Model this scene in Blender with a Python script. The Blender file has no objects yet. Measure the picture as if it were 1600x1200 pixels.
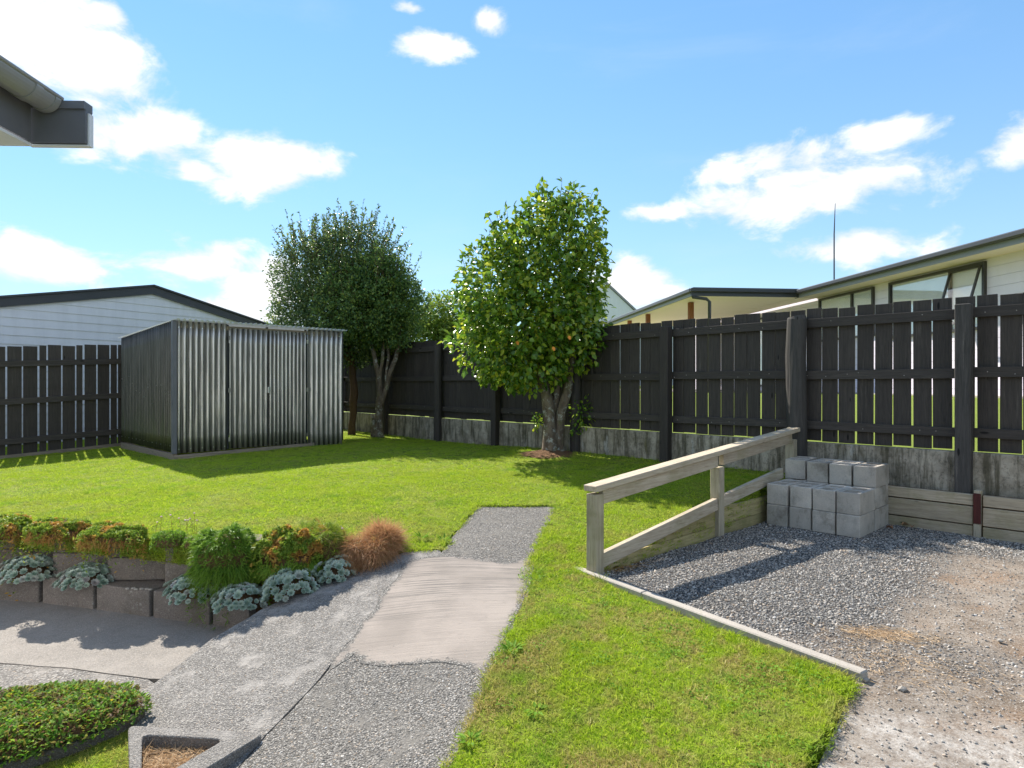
import bpy, bmesh, math, random
import numpy as np
from mathutils import Vector, Matrix, noise as mnoise
from mathutils.geometry import delaunay_2d_cdt
random.seed(7); RNG = np.random.default_rng(7)
S = bpy.context.scene
COL = S.collection
R = math.radians
CAMZ = 1.32

# ------------------------------------------------------------------ camera
cd = bpy.data.cameras.new('camera'); cam = bpy.data.objects.new('camera', cd); COL.objects.link(cam)
cam.location = (0, 0, CAMZ); cam.rotation_euler = (R(90), 0, 0)
cd.sensor_width = 36; cd.lens = 22.5; cd.clip_start = 0.05; cd.clip_end = 3000
S.camera = cam
S.view_settings.view_transform = 'Standard'; S.view_settings.look = 'None'
S.view_settings.gamma = 1; S.view_settings.use_curve_mapping = False
S.view_settings.exposure = 1.5
# ------------------------------------------------------------------ sun
SUN_EL = R(42); SUN_DIR = Vector((-.577, .817, 0)).normalized()
sdir = Vector((SUN_DIR.x*math.cos(SUN_EL), SUN_DIR.y*math.cos(SUN_EL), math.sin(SUN_EL)))
sl = bpy.data.lights.new('sun', 'SUN'); sl.energy = 3.5; sl.angle = R(.53); sl.color = (1, .94, .84)
so = bpy.data.objects.new('sun', sl); COL.objects.link(so)
so.rotation_euler = sdir.to_track_quat('Z', 'Y').to_euler()

# ------------------------------------------------------------------ node helpers
class NT:
    def __init__(s, nt): s.t = nt; s.n = nt.nodes; s.l = nt.links
    def node(s, typ, **kw):
        n = s.n.new(typ)
        for k, v in kw.items(): setattr(n, k, v)
        return n
    def put(s, sock, v):
        if v is None: return
        if isinstance(v, bpy.types.NodeSocket): s.l.new(v, sock)
        elif isinstance(v, (tuple, list)) and len(v) == 3 and sock.type == 'RGBA': sock.default_value = (*v, 1)
        else: sock.default_value = v
    def math(s, op, a, b=None, c=None, clamp=False):
        n = s.node('ShaderNodeMath', operation=op, use_clamp=clamp)
        s.put(n.inputs[0], a); s.put(n.inputs[1], b)
        if c is not None: s.put(n.inputs[2], c)
        return n.outputs[0]
    def noise(s, co, scale, detail=4, rough=.55, dist=0, out=0):
        n = s.node('ShaderNodeTexNoise'); s.put(n.inputs['Vector'], co)
        n.inputs['Scale'].default_value = scale; n.inputs['Detail'].default_value = detail
        n.inputs['Roughness'].default_value = rough; n.inputs['Distortion'].default_value = dist
        return n.outputs[out]
    def vor(s, co, scale, feat='F1', out=0):
        n = s.node('ShaderNodeTexVoronoi', feature=feat); s.put(n.inputs['Vector'], co)
        n.inputs['Scale'].default_value = scale
        return n.outputs[out]
    def scale(s, co, v):
        n = s.node('ShaderNodeVectorMath', operation='MULTIPLY'); s.put(n.inputs[0], co); n.inputs[1].default_value = v
        return n.outputs[0]
    def ramp(s, f, stops):
        n = s.node('ShaderNodeValToRGB'); s.put(n.inputs[0], f)
        e = n.color_ramp.elements
        while len(e) > 1: e.remove(e[-1])
        for i, (p, c) in enumerate(stops):
            k = e[0] if i == 0 else e.new(p)
            k.position = p; k.color = (c, c, c, 1) if isinstance(c, (int, float)) else (*c, 1)
        return n.outputs[0]
    def mix(s, f, a, b, mode='MIX'):
        n = s.node('ShaderNodeMix', data_type='RGBA', blend_type=mode)
        s.put(n.inputs[0], f); s.put(n.inputs[6], a); s.put(n.inputs[7], b)
        return n.outputs[2]
    def step(s, v, a, b):
        n = s.node('ShaderNodeMapRange', interpolation_type='SMOOTHSTEP'); s.put(n.inputs[0], v)
        n.inputs[1].default_value = a; n.inputs[2].default_value = b
        return n.outputs[0]
    def bump(s, h, strength=.5, dist=.01, nrm=None):
        n = s.node('ShaderNodeBump'); s.put(n.inputs['Height'], h)
        n.inputs['Strength'].default_value = strength; n.inputs['Distance'].default_value = dist
        if nrm: s.put(n.inputs['Normal'], nrm)
        return n.outputs[0]
    def obj(s): return s.node('ShaderNodeTexCoord').outputs['Object']
    def pos(s): return s.node('ShaderNodeNewGeometry').outputs['Position']
    def rnd(s): return s.node('ShaderNodeObjectInfo').outputs['Random']
    def attr(s, name): return s.node('ShaderNodeAttribute', attribute_name=name).outputs['Fac']
def mat(name, rough=.8, metal=0., spec=.3):
    m = bpy.data.materials.new(name); m.use_nodes = True
    t = NT(m.node_tree); b = m.node_tree.nodes['Principled BSDF']
    b.inputs['Roughness'].default_value = rough; b.inputs['Metallic'].default_value = metal
    b.inputs['Specular IOR Level'].default_value = spec
    return m, t, b
def rnd_co(t, k=17.):
    """object coordinates shifted per object, so shared pieces differ"""
    n = t.node('ShaderNodeVectorMath', operation='ADD'); t.put(n.inputs[0], t.obj())
    c = t.node('ShaderNodeCombineXYZ'); v = t.math('MULTIPLY', t.rnd(), k)
    for i in range(3): t.put(c.inputs[i], v)
    t.put(n.inputs[1], c.outputs[0]); return n.outputs[0]

# ------------------------------------------------------------------ world: sky with clouds
W = bpy.data.worlds.new('World'); S.world = W; W.use_nodes = True
w = NT(W.node_tree); bg = W.node_tree.nodes['Background']
sky = w.node('ShaderNodeTexSky', sky_type='NISHITA'); sky.sun_disc = False
sky.sun_elevation = SUN_EL; sky.sun_rotation = math.atan2(SUN_DIR.x, SUN_DIR.y)
sky.air_density = 1.0; sky.dust_density = .0; sky.ozone_density = 3.0
gen = w.node('ShaderNodeTexCoord').outputs['Generated']
sep = w.node('ShaderNodeSeparateXYZ'); w.put(sep.inputs[0], gen)
el = w.math('ARCSINE', sep.outputs[2]); az = w.math('ARCTAN2', sep.outputs[0], sep.outputs[1])
# warp
wn = w.noise(gen, 5., 6, .6, out=1)
ws = w.node('ShaderNodeSeparateColor'); w.put(ws.inputs[0], wn)
azw = w.math('ADD', az, w.math('MULTIPLY', w.math('SUBTRACT', ws.outputs[0], .5), .09))
elw = w.math('ADD', el, w.math('MULTIPLY', w.math('SUBTRACT', ws.outputs[1], .5), .06))
# (azimuth deg, elevation deg, half width, half height) of the clouds; unseen ones behind and overhead are added for whiter fill
CL = [(-38, 25., 5.6, 3.6), (-33.5, 22.5, 5., 3.0), (-31, 18.6, 4.5, 2.6), (-42, 23, 7, 5.), (-26.5, 16.8, 2.2, 1.), (-21.6, 17.4, 5.4, 2.6), (-19, 18, 4, 1.6),
      (-26, 9.9, 6.0, 1.7), (-21.5, 8.6, 4.5, 2.), (-37.5, 8.7, 3.6, 1.9), (-27, 5, 12, 2.2), (-39, 17.6, 2.5, .7), (-32, 26, 1.6, .9),
      (-7.2, 27.6, 3.1, 1.2), (-8.8, 30.2, 1.5, .55), (-1.6, 29.4, 1.9, 1.0), (10.8, 8.8, 3.8, 2.7), (15, 5, 9, 2.0), (18, 3.5, 14, 1.5),
      (22.5, 17.6, 5.2, 1.5), (26.5, 15.0, 7.4, 2.7), (21.0, 14.6, 5.4, 1.9), (24, 16.2, 5, 1.6), (30.2, 18.4, 3.4, 1.2), (28.5, 10.7, 5.2, 1.4), (12.8, 14.8, 3.0, .7),
      (39.5, 16.5, 2.6, 1.7), (-60, 30, 14, 8), (62, 24, 13, 6), (95, 35, 22, 10), (150, 30, 25, 11), (-120, 28, 25, 11), (-160, 45, 20, 11), (180, 18, 30, 7), (-90, 15, 25, 6), (110, 15, 25, 6), (60, 60, 20, 9), (-150, 70, 40, 8), (120, 60, 25, 8)]
acc = None
for a, e, hw, hh in CL:
    dx = w.math('DIVIDE', w.math('SUBTRACT', azw, R(a)), R(hw*1.12))
    dy = w.math('DIVIDE', w.math('SUBTRACT', elw, R(e)), R(hh*1.12))
    d = w.math('SUBTRACT', 1., w.math('SQRT', w.math('ADD', w.math('MULTIPLY', dx, dx), w.math('MULTIPLY', dy, dy))))
    acc = d if acc is None else w.math('SMOOTH_MAX', acc, d, .15)
sc2 = w.scale(gen, (1, 1, 1.9))
det = w.math('SUBTRACT', w.noise(sc2, 9, 9, .62, .3), .5)
dens = w.math('ADD', acc, w.math('MULTIPLY', det, 2.9))
cm = w.step(dens, -.12, .62)
cirrus = w.math('MULTIPLY', w.step(w.noise(w.scale(gen, (1, 1, 4)), 2.2, 7, .6, .4), .5, .85), .16)
cm = w.math('MAXIMUM', cm, cirrus)
shade = w.step(w.math('ADD', w.noise(sc2, 9, 6, .6), w.math('MULTIPLY', w.math('SUBTRACT', dens, .5), .25)), .32, .66)
ccol = w.mix(shade, (.78, .84, .94), (1.06, 1.06, 1.06))
# the sky proper, graded a little
hsv = w.node('ShaderNodeHueSaturation'); hsv.inputs['Saturation'].default_value = 1.25
hsv.inputs['Value'].default_value = 1.0
gm = w.node('ShaderNodeGamma'); w.put(gm.inputs[0], sky.outputs[0]); gm.inputs[1].default_value = .62
w.put(hsv.inputs['Color'], gm.outputs[0])
SKY_STR = .14
mult = w.mix(1., hsv.outputs[0], (.70, .89, 1.0), 'MULTIPLY')
k = 1/SKY_STR
cs = w.node('ShaderNodeVectorMath', operation='SCALE'); w.put(cs.inputs[0], ccol); cs.inputs[3].default_value = k*.41
hz = w.math('MULTIPLY', w.math('POWER', w.math('SUBTRACT', 1., w.math('ABSOLUTE', sep.outputs[2])), 5.), .62)
mult = w.mix(hz, mult, (1.62, 1.98, 2.32))
fin = w.mix(cm, mult, cs.outputs[0])
w.put(bg.inputs['Color'], fin); bg.inputs['Strength'].default_value = SKY_STR

# ------------------------------------------------------------------ geometry helpers
def P(px, py, z=0.):
    """plan position of a photo point that lies at height z below eye level"""
    D = (CAMZ-z)*1000/(py-600); return ((px-800)/1000*D, D, z)
def link(name, me, m=None, parent=None, kind=None):
    o = bpy.data.objects.new(name, me); COL.objects.link(o)
    if m is not None and me is not None and not me.materials: me.materials.append(m)
    if parent: o.parent = parent
    if kind: o['kind'] = kind
    return o
def tag(o, label=None, cat=None, group=None, kind=None):
    if label: o['label'] = label
    if cat: o['category'] = cat
    if group: o['group'] = group
    if kind: o['kind'] = kind
    return o
def empty(name, loc=(0, 0, 0), rz=0, label=None, cat=None, group=None):
    o = bpy.data.objects.new(name, None); COL.objects.link(o); o.location = loc; o.rotation_euler = (0, 0, rz)
    o.empty_display_size = .1
    return tag(o, label, cat, group)
class MB:
    def __init__(s): s.v = []; s.f = []
    def box(s, c, d, mtx=None, taper=None):
        x, y, z = d[0]/2, d[1]/2, d[2]/2; n = len(s.v)
        for sx, sy, sz in ((-1,-1,-1),(1,-1,-1),(1,1,-1),(-1,1,-1),(-1,-1,1),(1,-1,1),(1,1,1),(-1,1,1)):
            p = Vector((sx*x, sy*y, sz*z))
            if mtx: p = mtx @ p
            s.v.append(tuple(p+Vector(c)))
        for f in ((0,3,2,1),(4,5,6,7),(0,1,5,4),(1,2,6,5),(2,3,7,6),(3,0,4,7)): s.f.append(tuple(n+i for i in f))
        return s
    def prism(s, poly, off):
        """poly: list of 3D points, extruded by off"""
        n = len(s.v); k = len(poly); off = Vector(off)
        s.v += [tuple(Vector(p)) for p in poly]; s.v += [tuple(Vector(p)+off) for p in poly]
        s.f.append(tuple(n+i for i in range(k))); s.f.append(tuple(n+k+i for i in reversed(range(k))))
        for i in range(k): j = (i+1) % k; s.f.append((n+i, n+k+i, n+k+j, n+j))
        return s
    def beam(s, a, b, wd, hg, up=(0, 0, 1)):
        a, b = Vector(a), Vector(b); t = (b-a); L = t.length; t.normalize()
        side = t.cross(Vector(up)).normalized(); u = side.cross(t)
        n = len(s.v)
        for p in (a, b):
            for sx, sz in ((-1,-1),(1,-1),(1,1),(-1,1)): s.v.append(tuple(p+side*sx*wd/2+u*sz*hg/2))
        for f in ((0,1,2,3),(7,6,5,4),(0,4,5,1),(1,5,6,2),(2,6,7,3),(3,7,4,0)): s.f.append(tuple(n+i for i in f))
        return s
    def tube(s, pts, rad, seg=8, cap=True, wob=0):
        pts = [Vector(p) for p in pts]; n0 = len(s.v); m = len(pts)
        if not isinstance(rad, (list, tuple)): rad = [rad]*m
        ref = Vector((1, .13, .07)).normalized()
        for i, p in enumerate(pts):
            t = (pts[min(i+1, m-1)]-pts[max(i-1, 0)]).normalized()
            u = t.cross(ref)
            if u.length < .05: u = t.cross(Vector((0, 1, 0)))
            u.normalize(); v = t.cross(u)
            for k in range(seg):
                a = 2*math.pi*k/seg; r = rad[i]
                if wob: r *= 1+wob*mnoise.noise(Vector((math.cos(a)*1.3+p.x*3, math.sin(a)*1.3+p.y*3, p.z*3.5)))
                s.v.append(tuple(p+u*math.cos(a)*r+v*math.sin(a)*r))
        for i in range(m-1):
            for k in range(seg):
                a = n0+i*seg+k; b = n0+i*seg+(k+1) % seg
                s.f.append((a, b, b+seg, a+seg))
        if cap:
            s.f.append(tuple(n0+k for k in reversed(range(seg)))); s.f.append(tuple(n0+(m-1)*seg+k for k in range(seg)))
        return s
    def mesh(s, name, bevel=0, smooth=False, seg=1):
        me = bpy.data.meshes.new(name); me.from_pydata(s.v, [], s.f)
        bm = bmesh.new(); bm.from_mesh(me); bmesh.ops.recalc_face_normals(bm, faces=bm.faces)
        if bevel: bmesh.ops.bevel(bm, geom=list(bm.edges), offset=bevel, segments=seg, affect='EDGES', profile=.6)
        bm.to_mesh(me); bm.free()
        if smooth: me.shade_smooth()
        return me
    def build(s, name, m, parent=None, bevel=0, smooth=False, kind=None):
        return link(name, s.mesh(name, bevel, smooth), m, parent, kind)
def mesh_np(name, verts, faces, attrs=None, smooth=False):
    """faces: (n,k) int array"""
    verts = np.asarray(verts, np.float32); faces = np.asarray(faces, np.int32)
    me = bpy.data.meshes.new(name); k = faces.shape[1]
    me.vertices.add(len(verts)); me.vertices.foreach_set('co', verts.ravel())
    me.loops.add(faces.size); me.loops.foreach_set('vertex_index', faces.ravel())
    me.polygons.add(len(faces)); me.polygons.foreach_set('loop_start', np.arange(0, faces.size, k, dtype=np.int32))
    try: me.polygons.foreach_set('loop_total', np.full(len(faces), k, np.int32))
    except Exception: pass
    if attrs:
        for nme, arr in attrs.items():
            a = me.attributes.new(nme, 'FLOAT', 'POINT'); a.data.foreach_set('value', np.asarray(arr, np.float32))
    me.update(calc_edges=True)
    if smooth: me.shade_smooth()
    return me

# thin plate surface through height points
class TPS:
    def __init__(s, pts, lam=1e-3):
        s.p = np.array([(a, b) for a, b, c in pts], float); z = np.array([c for a, b, c in pts], float)
        n = len(z); K = s.U(np.linalg.norm(s.p[:, None]-s.p[None], axis=2))+lam*np.eye(n)
        Q = np.c_[np.ones(n), s.p]; A = np.block([[K, Q], [Q.T, np.zeros((3, 3))]])
        s.w = np.linalg.solve(A, np.r_[z, 0, 0, 0])
    @staticmethod
    def U(r): return np.where(r > 1e-9, r*r*np.log(np.maximum(r, 1e-9)), 0)
    def __call__(s, x, y):
        x = np.atleast_1d(np.asarray(x, float)); y = np.atleast_1d(np.asarray(y, float))
        q = np.c_[x, y]; d = np.linalg.norm(q[:, None]-s.p[None], axis=2)
        return s.U(d)@s.w[:len(s.p)]+s.w[-3]+s.w[-2]*x+s.w[-1]*y
LAWN = TPS([(-10, 8, .08), (-6.5, 5.6, .2), (-3.9, 4.95, .22), (-2.5, 4.6, .22), (-1.5, 4.6, .18), (-.95, 4.75, .10), (-.52, 4.73, .10),
            (-.3, 5.96, .2), (.41, 5.9, .2), (.07, 4.6, .068), (-.23, 2.45, -.15), (.456, 4.56, .03), (1.575, 2.89, .01), (1.01, 2.25, -.02),
            (-.45, 1.5, -.25), (.75, 1.5, -.05), (.6, 4.6, .04), (1.8, 5.62, .2), (2.37, 6.15, .3), (2.9, 6.65, .35), (1.95, 7.98, .36), (.95, 9.04, .37),
            (-1.1, 11.2, .31), (-3.3, 13.5, .33), (-4.56, 8.64, .3), (-2.7, 10.4, .34), (-6.58, 10.7, .28), (-7.67, 9.58, .19)])
PATH = TPS([(-.3, 5.96, .185), (.41, 5.9, .185), (.07, 4.6, .055), (-.23, 2.45, -.16), (-.6, 1.3, -.28), (-1.14, 2.65, -.27), (-.52, 4.73, .09), (-.75, 4.75, .08),
            (-1.07, 4.47, .0), (-1.46, 4.3, -.08), (-1.78, 3.95, -.19), (-1.9, 3.3, -.285), (-.85, 3.5, -.12), (-.67, 3.9, -.04), (-1.5, 1.6, -.3), (-1.5, 2.5, -.295)])
def inside(poly, x, y):
    c = False; n = len(poly)
    for i in range(n):
        x1, y1 = poly[i][:2]; x2, y2 = poly[i-1][:2]
        if (y1 > y) != (y2 > y) and x < (x2-x1)*(y-y1)/(y2-y1)+x1: c = not c
    return c
def densify(poly, step, jit=0., close=True, seed=0):
    out = []; n = len(poly); rr = random.Random(seed)
    for i in range(n if close else n-1):
        a = Vector(poly[i][:2]); b = Vector(poly[(i+1) % n][:2]); L = (b-a).length
        st = step*(1 if (a+b).length/2 < 8 else 4)
        k = max(1, int(L/st)); nn = Vector((-(b-a).y, (b-a).x)).normalized() if L > 0 else Vector((0, 0))
        for j in range(k):
            p = a.lerp(b, j/k)
            if jit: p = p+nn*(jit*(mnoise.noise(Vector((p.x*6+seed, p.y*6, seed*3.1)))*1.4+mnoise.noise(Vector((p.x*25, p.y*25, seed)))*.6))
            out.append((p.x, p.y))
    return out
def sheet(name, poly, H, step=.1, far=.5, jit=0., dens=None, skirt=0., rough=0., seed=0, bstep=None):
    """a ground sheet clipped to a plan polygon, height H(x,y)"""
    b = densify(poly, bstep or step*.6, jit, seed=seed); nb = len(b)
    xs = [p[0] for p in b]; ys = [p[1] for p in b]
    pts = []
    def grid(x0, x1, y0, y1, st, test):
        nx = int((x1-x0)/st); ny = int((y1-y0)/st)
        for i in range(nx+1):
            for j in range(ny+1):
                x = x0+i*st+random.uniform(-.25, .25)*st; y = y0+j*st+random.uniform(-.25, .25)*st
                if test(x, y) and inside(b, x, y): pts.append((x, y))
    near = lambda x, y: abs(x) < 7 and 0 < y < 7.5
    grid(max(min(xs), -7), min(max(xs), 7), max(min(ys), 0), min(max(ys), 7.5), step, near)
    grid(min(xs), max(xs), min(ys), max(ys), far, lambda x, y: not near(x, y))
    allp = [Vector(p) for p in b+pts]
    v, e, f, *_ = delaunay_2d_cdt(allp, [(i, (i+1) % nb) for i in range(nb)], [list(range(nb))], 1, 1e-5)
    x = np.array([p.x for p in v]); y = np.array([p.y for p in v]); z = np.array(H(x, y)) if callable(H) else np.full(len(x), H)
    if rough: z = z+np.array([mnoise.noise(Vector((a*2.1, c*2.1, 3)))*rough+mnoise.noise(Vector((a*9, c*9, 1)))*rough*.06 for a, c in zip(x, y)])
    verts = list(zip(x, y, z)); faces = [tuple(t) for t in f]
    if skirt:
        zz = {}
        n0 = len(verts)
        order = []
        tree = {(round(a, 4), round(c, 4)): i for i, (a, c) in enumerate(zip(x, y))}
        for p in b:
            k = tree.get((round(p[0], 4), round(p[1], 4)))
            if k is not None: order.append(k)
        m = len(order)
        for i in order: verts.append((x[i], y[i], z[i]-skirt))
        for i in order: verts.append((x[i], y[i], z[i]))
        for i in range(m):
            j = (i+1) % m; faces.append((n0+m+i, n0+i, n0+j, n0+m+j))
    me = bpy.data.meshes.new(name); me.from_pydata(verts, [], faces)
    if dens:
        a = me.attributes.new('dens', 'FLOAT', 'POINT')
        for i, p in enumerate(verts): a.data[i].value = max(0, dens(p[0], p[1]))
    bm = bmesh.new(); bm.from_mesh(me); bmesh.ops.recalc_face_normals(bm, faces=bm.faces)
    if sum(q.normal.z*q.calc_area() for q in bm.faces) < 0: bmesh.ops.reverse_faces(bm, faces=bm.faces)
    bm.to_mesh(me); bm.free(); me.shade_smooth()
    return me
def scatter(name, base, sources, density, smin, smax, tilt=.2, seed=0, label=None, cat=None, zoff=0.):
    """one stuff object: small meshes strewn over a surface by geometry nodes"""
    me = base.copy(); me.name = name; me.materials.clear()
    for s_ in sources:
        pass
    o = link(name, me); tag(o, label, cat, kind='stuff')
    cl = bpy.data.collections.new(name+'_set')
    for i, s_ in enumerate(sources):
        so_ = bpy.data.objects.new(name+'_piece', s_); cl.objects.link(so_)
    g = bpy.data.node_groups.new(name, 'GeometryNodeTree')
    g.interface.new_socket('Geometry', in_out='INPUT', socket_type='NodeSocketGeometry')
    g.interface.new_socket('Geometry', in_out='OUTPUT', socket_type='NodeSocketGeometry')
    N = g.nodes; L = g.links
    gi = N.new('NodeGroupInput'); go = N.new('NodeGroupOutput')
    dp = N.new('GeometryNodeDistributePointsOnFaces'); dp.distribute_method = 'RANDOM'; dp.inputs['Seed'].default_value = seed
    na = N.new('GeometryNodeInputNamedAttribute'); na.data_type = 'FLOAT'; na.inputs['Name'].default_value = 'dens'
    mu = N.new('ShaderNodeMath'); mu.operation = 'MULTIPLY'; mu.inputs[1].default_value = density
    L.new(na.outputs['Attribute'], mu.inputs[0]); L.new(mu.outputs[0], dp.inputs['Density'])
    ci = N.new('GeometryNodeCollectionInfo'); ci.inputs['Collection'].default_value = cl
    ci.inputs['Separate Children'].default_value = True; ci.inputs['Reset Children'].default_value = True
    ip = N.new('GeometryNodeInstanceOnPoints'); ip.inputs['Pick Instance'].default_value = True
    rv = N.new('FunctionNodeRandomValue'); rv.data_type = 'FLOAT_VECTOR'
    rv.inputs['Min'].default_value = (-tilt, -tilt, 0); rv.inputs['Max'].default_value = (tilt, tilt, 6.283)
    rs = N.new('FunctionNodeRandomValue'); rs.data_type = 'FLOAT'; rs.inputs['Seed'].default_value = 5
    rs.inputs[2].default_value = smin; rs.inputs[3].default_value = smax
    L.new(gi.outputs[0], dp.inputs['Mesh']); L.new(dp.outputs['Points'], ip.inputs['Points'])
    L.new(ci.outputs[0], ip.inputs['Instance']); L.new(rv.outputs['Value'], ip.inputs['Rotation']); L.new(rs.outputs[1], ip.inputs['Scale'])
    out = ip.outputs[0]
    if zoff:
        tr = N.new('GeometryNodeTranslateInstances'); L.new(out, tr.inputs['Instances']); tr.inputs['Translation'].default_value = (0, 0, zoff)
        tr.inputs['Local Space'].default_value = False; out = tr.outputs[0]
    L.new(out, go.inputs[0])
    md = o.modifiers.new('scatter', 'NODES'); md.node_group = g
    return o

# blades: many narrow bent blades as numpy; used for grass tufts and mounds
def blades(base, direc, length, width, bend, rng, seg=2, attr=True):
    """base (n,3), direc (n,3) unit, length (n,), width (n,), bend (n,3) added quadratically"""
    n = len(base); side = np.cross(direc, rng.normal(size=(n, 3))); side /= np.linalg.norm(side, axis=1)[:, None]+1e-9
    V = []; 
    for k in range(seg):
        t = k/seg; c = base+direc*(length*t)[:, None]+bend*(t*t)
        wd = (width*(1-.45*t)/2)[:, None]
        V += [c-side*wd, c+side*wd]
    V.append(base+direc*length[:, None]+bend)
    V = np.stack(V, 1); m = V.shape[1]; off = (np.arange(n)*m)[:, None]
    F = []
    for k in range(seg-1):
        F += [off+np.array([[2*k, 2*k+1, 2*k+3]]), off+np.array([[2*k, 2*k+3, 2*k+2]])]
    F.append(off+np.array([[2*seg-2, 2*seg-1, 2*seg]]))
    F = np.concatenate(F, 0); r = np.repeat(rng.random(n), m)
    tt = np.tile(np.array([q for k in range(seg) for q in (k/seg, k/seg)]+[1.]), n)
    return V.reshape(-1, 3), F, {'rnd': r, 'tip': tt}
def leaves(base, direc, nrm, L, Wd, rng, fold=.18):
    """leaf = 6 verts 4 tris, folded along midrib, curling tip"""
    n = len(base); side = np.cross(direc, nrm); side /= np.linalg.norm(side, axis=1)[:, None]+1e-9
    up = np.cross(side, direc); L = L[:, None]; Wd = Wd[:, None]
    a = base; t = base+direc*L-up*L*.12; m1 = base+direc*L*.38-up*L*.0; m2 = base+direc*L*.70-up*L*.04
    l = base+direc*L*.42-side*Wd/2+up*Wd*fold; r = base+direc*L*.42+side*Wd/2+up*Wd*fold
    l2 = base+direc*L*.74-side*Wd*.33+up*Wd*fold*.5; r2 = base+direc*L*.74+side*Wd*.33+up*Wd*fold*.5
    V = np.stack([a, t, m1, m2, l, r, l2, r2], 1); off = (np.arange(n)*8)[:, None]
    tri = [(0, 2, 4), (0, 5, 2), (4, 2, 3), (4, 3, 6), (2, 5, 3), (5, 7, 3), (6, 3, 1), (3, 7, 1)]
    F = np.concatenate([off+np.array([q]) for q in tri], 0)
    return V.reshape(-1, 3), F, {'rnd': np.repeat(rng.random(n), 8)}
def unit(a): return a/(np.linalg.norm(a, axis=1)[:, None]+1e-9)
def joinnp(parts):
    V = []; F = []; A = {}; o = 0
    for v, f, a in parts:
        V.append(v); F.append(f+o); o += len(v)
        for k_, x in a.items(): A.setdefault(k_, []).append(x)
    return np.concatenate(V), np.concatenate(F), {k_: np.concatenate(x) for k_, x in A.items()}

# ------------------------------------------------------------------ materials
def leaf_mat(name, cols, rough=.45, trans=.35, tip=None, spec=.4, patch=None, pth=(.45, .62)):
    m, t, b = mat(name, rough, spec=spec); r = t.attr('rnd')
    n = len(cols); c = t.ramp(r, [(i/max(1, n-1), q) for i, q in enumerate(cols)])
    if patch:
        c = t.mix(t.step(t.noise(t.pos(), patch[1], 3), *pth), c, patch[0])
    if tip: c = t.mix(t.math('POWER', t.attr('tip'), 1.5), c, tip)
    t.put(b.inputs['Base Color'], c)
    tr = t.node('ShaderNodeBsdfTranslucent'); t.put(tr.inputs[0], t.mix(.55, c, (1., .95, .25), 'MULTIPLY'))
    tr2 = t.node('ShaderNodeBsdfTranslucent'); t.put(tr2.inputs[0], c)
    mx = t.node('ShaderNodeMixShader'); mx.inputs[0].default_value = trans
    t.l.new(b.outputs[0], mx.inputs[1]); t.l.new(tr2.outputs[0], mx.inputs[2])
    t.l.new(mx.outputs[0], t.n['Material Output'].inputs[0]); return m
M = {}
def grass_mat():
    m, t, b = mat('grass_blade', .55, spec=.25)
    p = t.pos(); r = t.attr('rnd')
    c = t.ramp(r, [(0, (.20, .33, .016)), (.45, (.33, .48, .022)), (.8, (.46, .58, .04)), (1, (.58, .60, .10))])
    dry = t.ramp(r, [(0, (.32, .28, .07)), (.45, (.56, .42, .20)), (1, (.38, .40, .08))])
    lush = t.ramp(r, [(0, (.12, .26, .02)), (1, (.22, .42, .035))])
    n1 = t.noise(p, 2.4, 5, .65); n2 = t.noise(t.scale(p, (1, 1, 1)), .9, 4, .6)
    sy = t.node('ShaderNodeSeparateXYZ'); t.put(sy.inputs[0], p); nearw = t.math('ADD', .22, t.math('MULTIPLY', t.step(sy.outputs[1], 6.2, 3.6), .7))
    c = t.mix(t.math('MULTIPLY', t.step(n1, .47, .60), nearw), c, dry)
    c = t.mix(t.math('MULTIPLY', t.step(t.noise(p, 8.5, 5, .7), .50, .60), t.math('MULTIPLY', nearw, .8)), c, dry)
    c = t.mix(t.math('MULTIPLY', t.step(t.noise(p, 3.1, 4, .6, .4), .52, .66), .6), c, lush)
    c = t.mix(t.math('MULTIPLY', t.step(n2, .45, .6), .4), c, (.36, .47, .02))
    t.put(b.inputs['Base Color'], c)
    tr = t.node('ShaderNodeBsdfTranslucent'); t.put(tr.inputs[0], c)
    mx = t.node('ShaderNodeMixShader'); mx.inputs[0].default_value = .45
    t.l.new(b.outputs[0], mx.inputs[1]); t.l.new(tr.outputs[0], mx.inputs[2]); t.l.new(mx.outputs[0], t.n['Material Output'].inputs[0])
    return m
M['grass'] = grass_mat()
m, t, b = mat('lawn_soil', .95, spec=.1); p = t.pos()
c = t.mix(t.step(t.noise(p, 3, 5, .6), .35, .65), (.16, .24, .02), (.24, .28, .04))
c = t.mix(t.step(t.noise(p, 40, 3, .6), .45, .7), c, (.07, .06, .02))
t.put(b.inputs['Base Color'], c); t.put(b.inputs['Normal'], t.bump(t.noise(p, 90, 4, .7), .8, .02)); M['soil'] = m
m, t, b = mat('neighbour_grass', .9, spec=.15); p = t.pos()
t.put(b.inputs['Base Color'], t.mix(t.noise(p, 2.3, 5, .7), (.14, .19, .03), (.21, .26, .045)))
t.put(b.inputs['Normal'], t.bump(t.noise(p, 60, 4, .7), .6, .02)); M['ngrass'] = m

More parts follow.
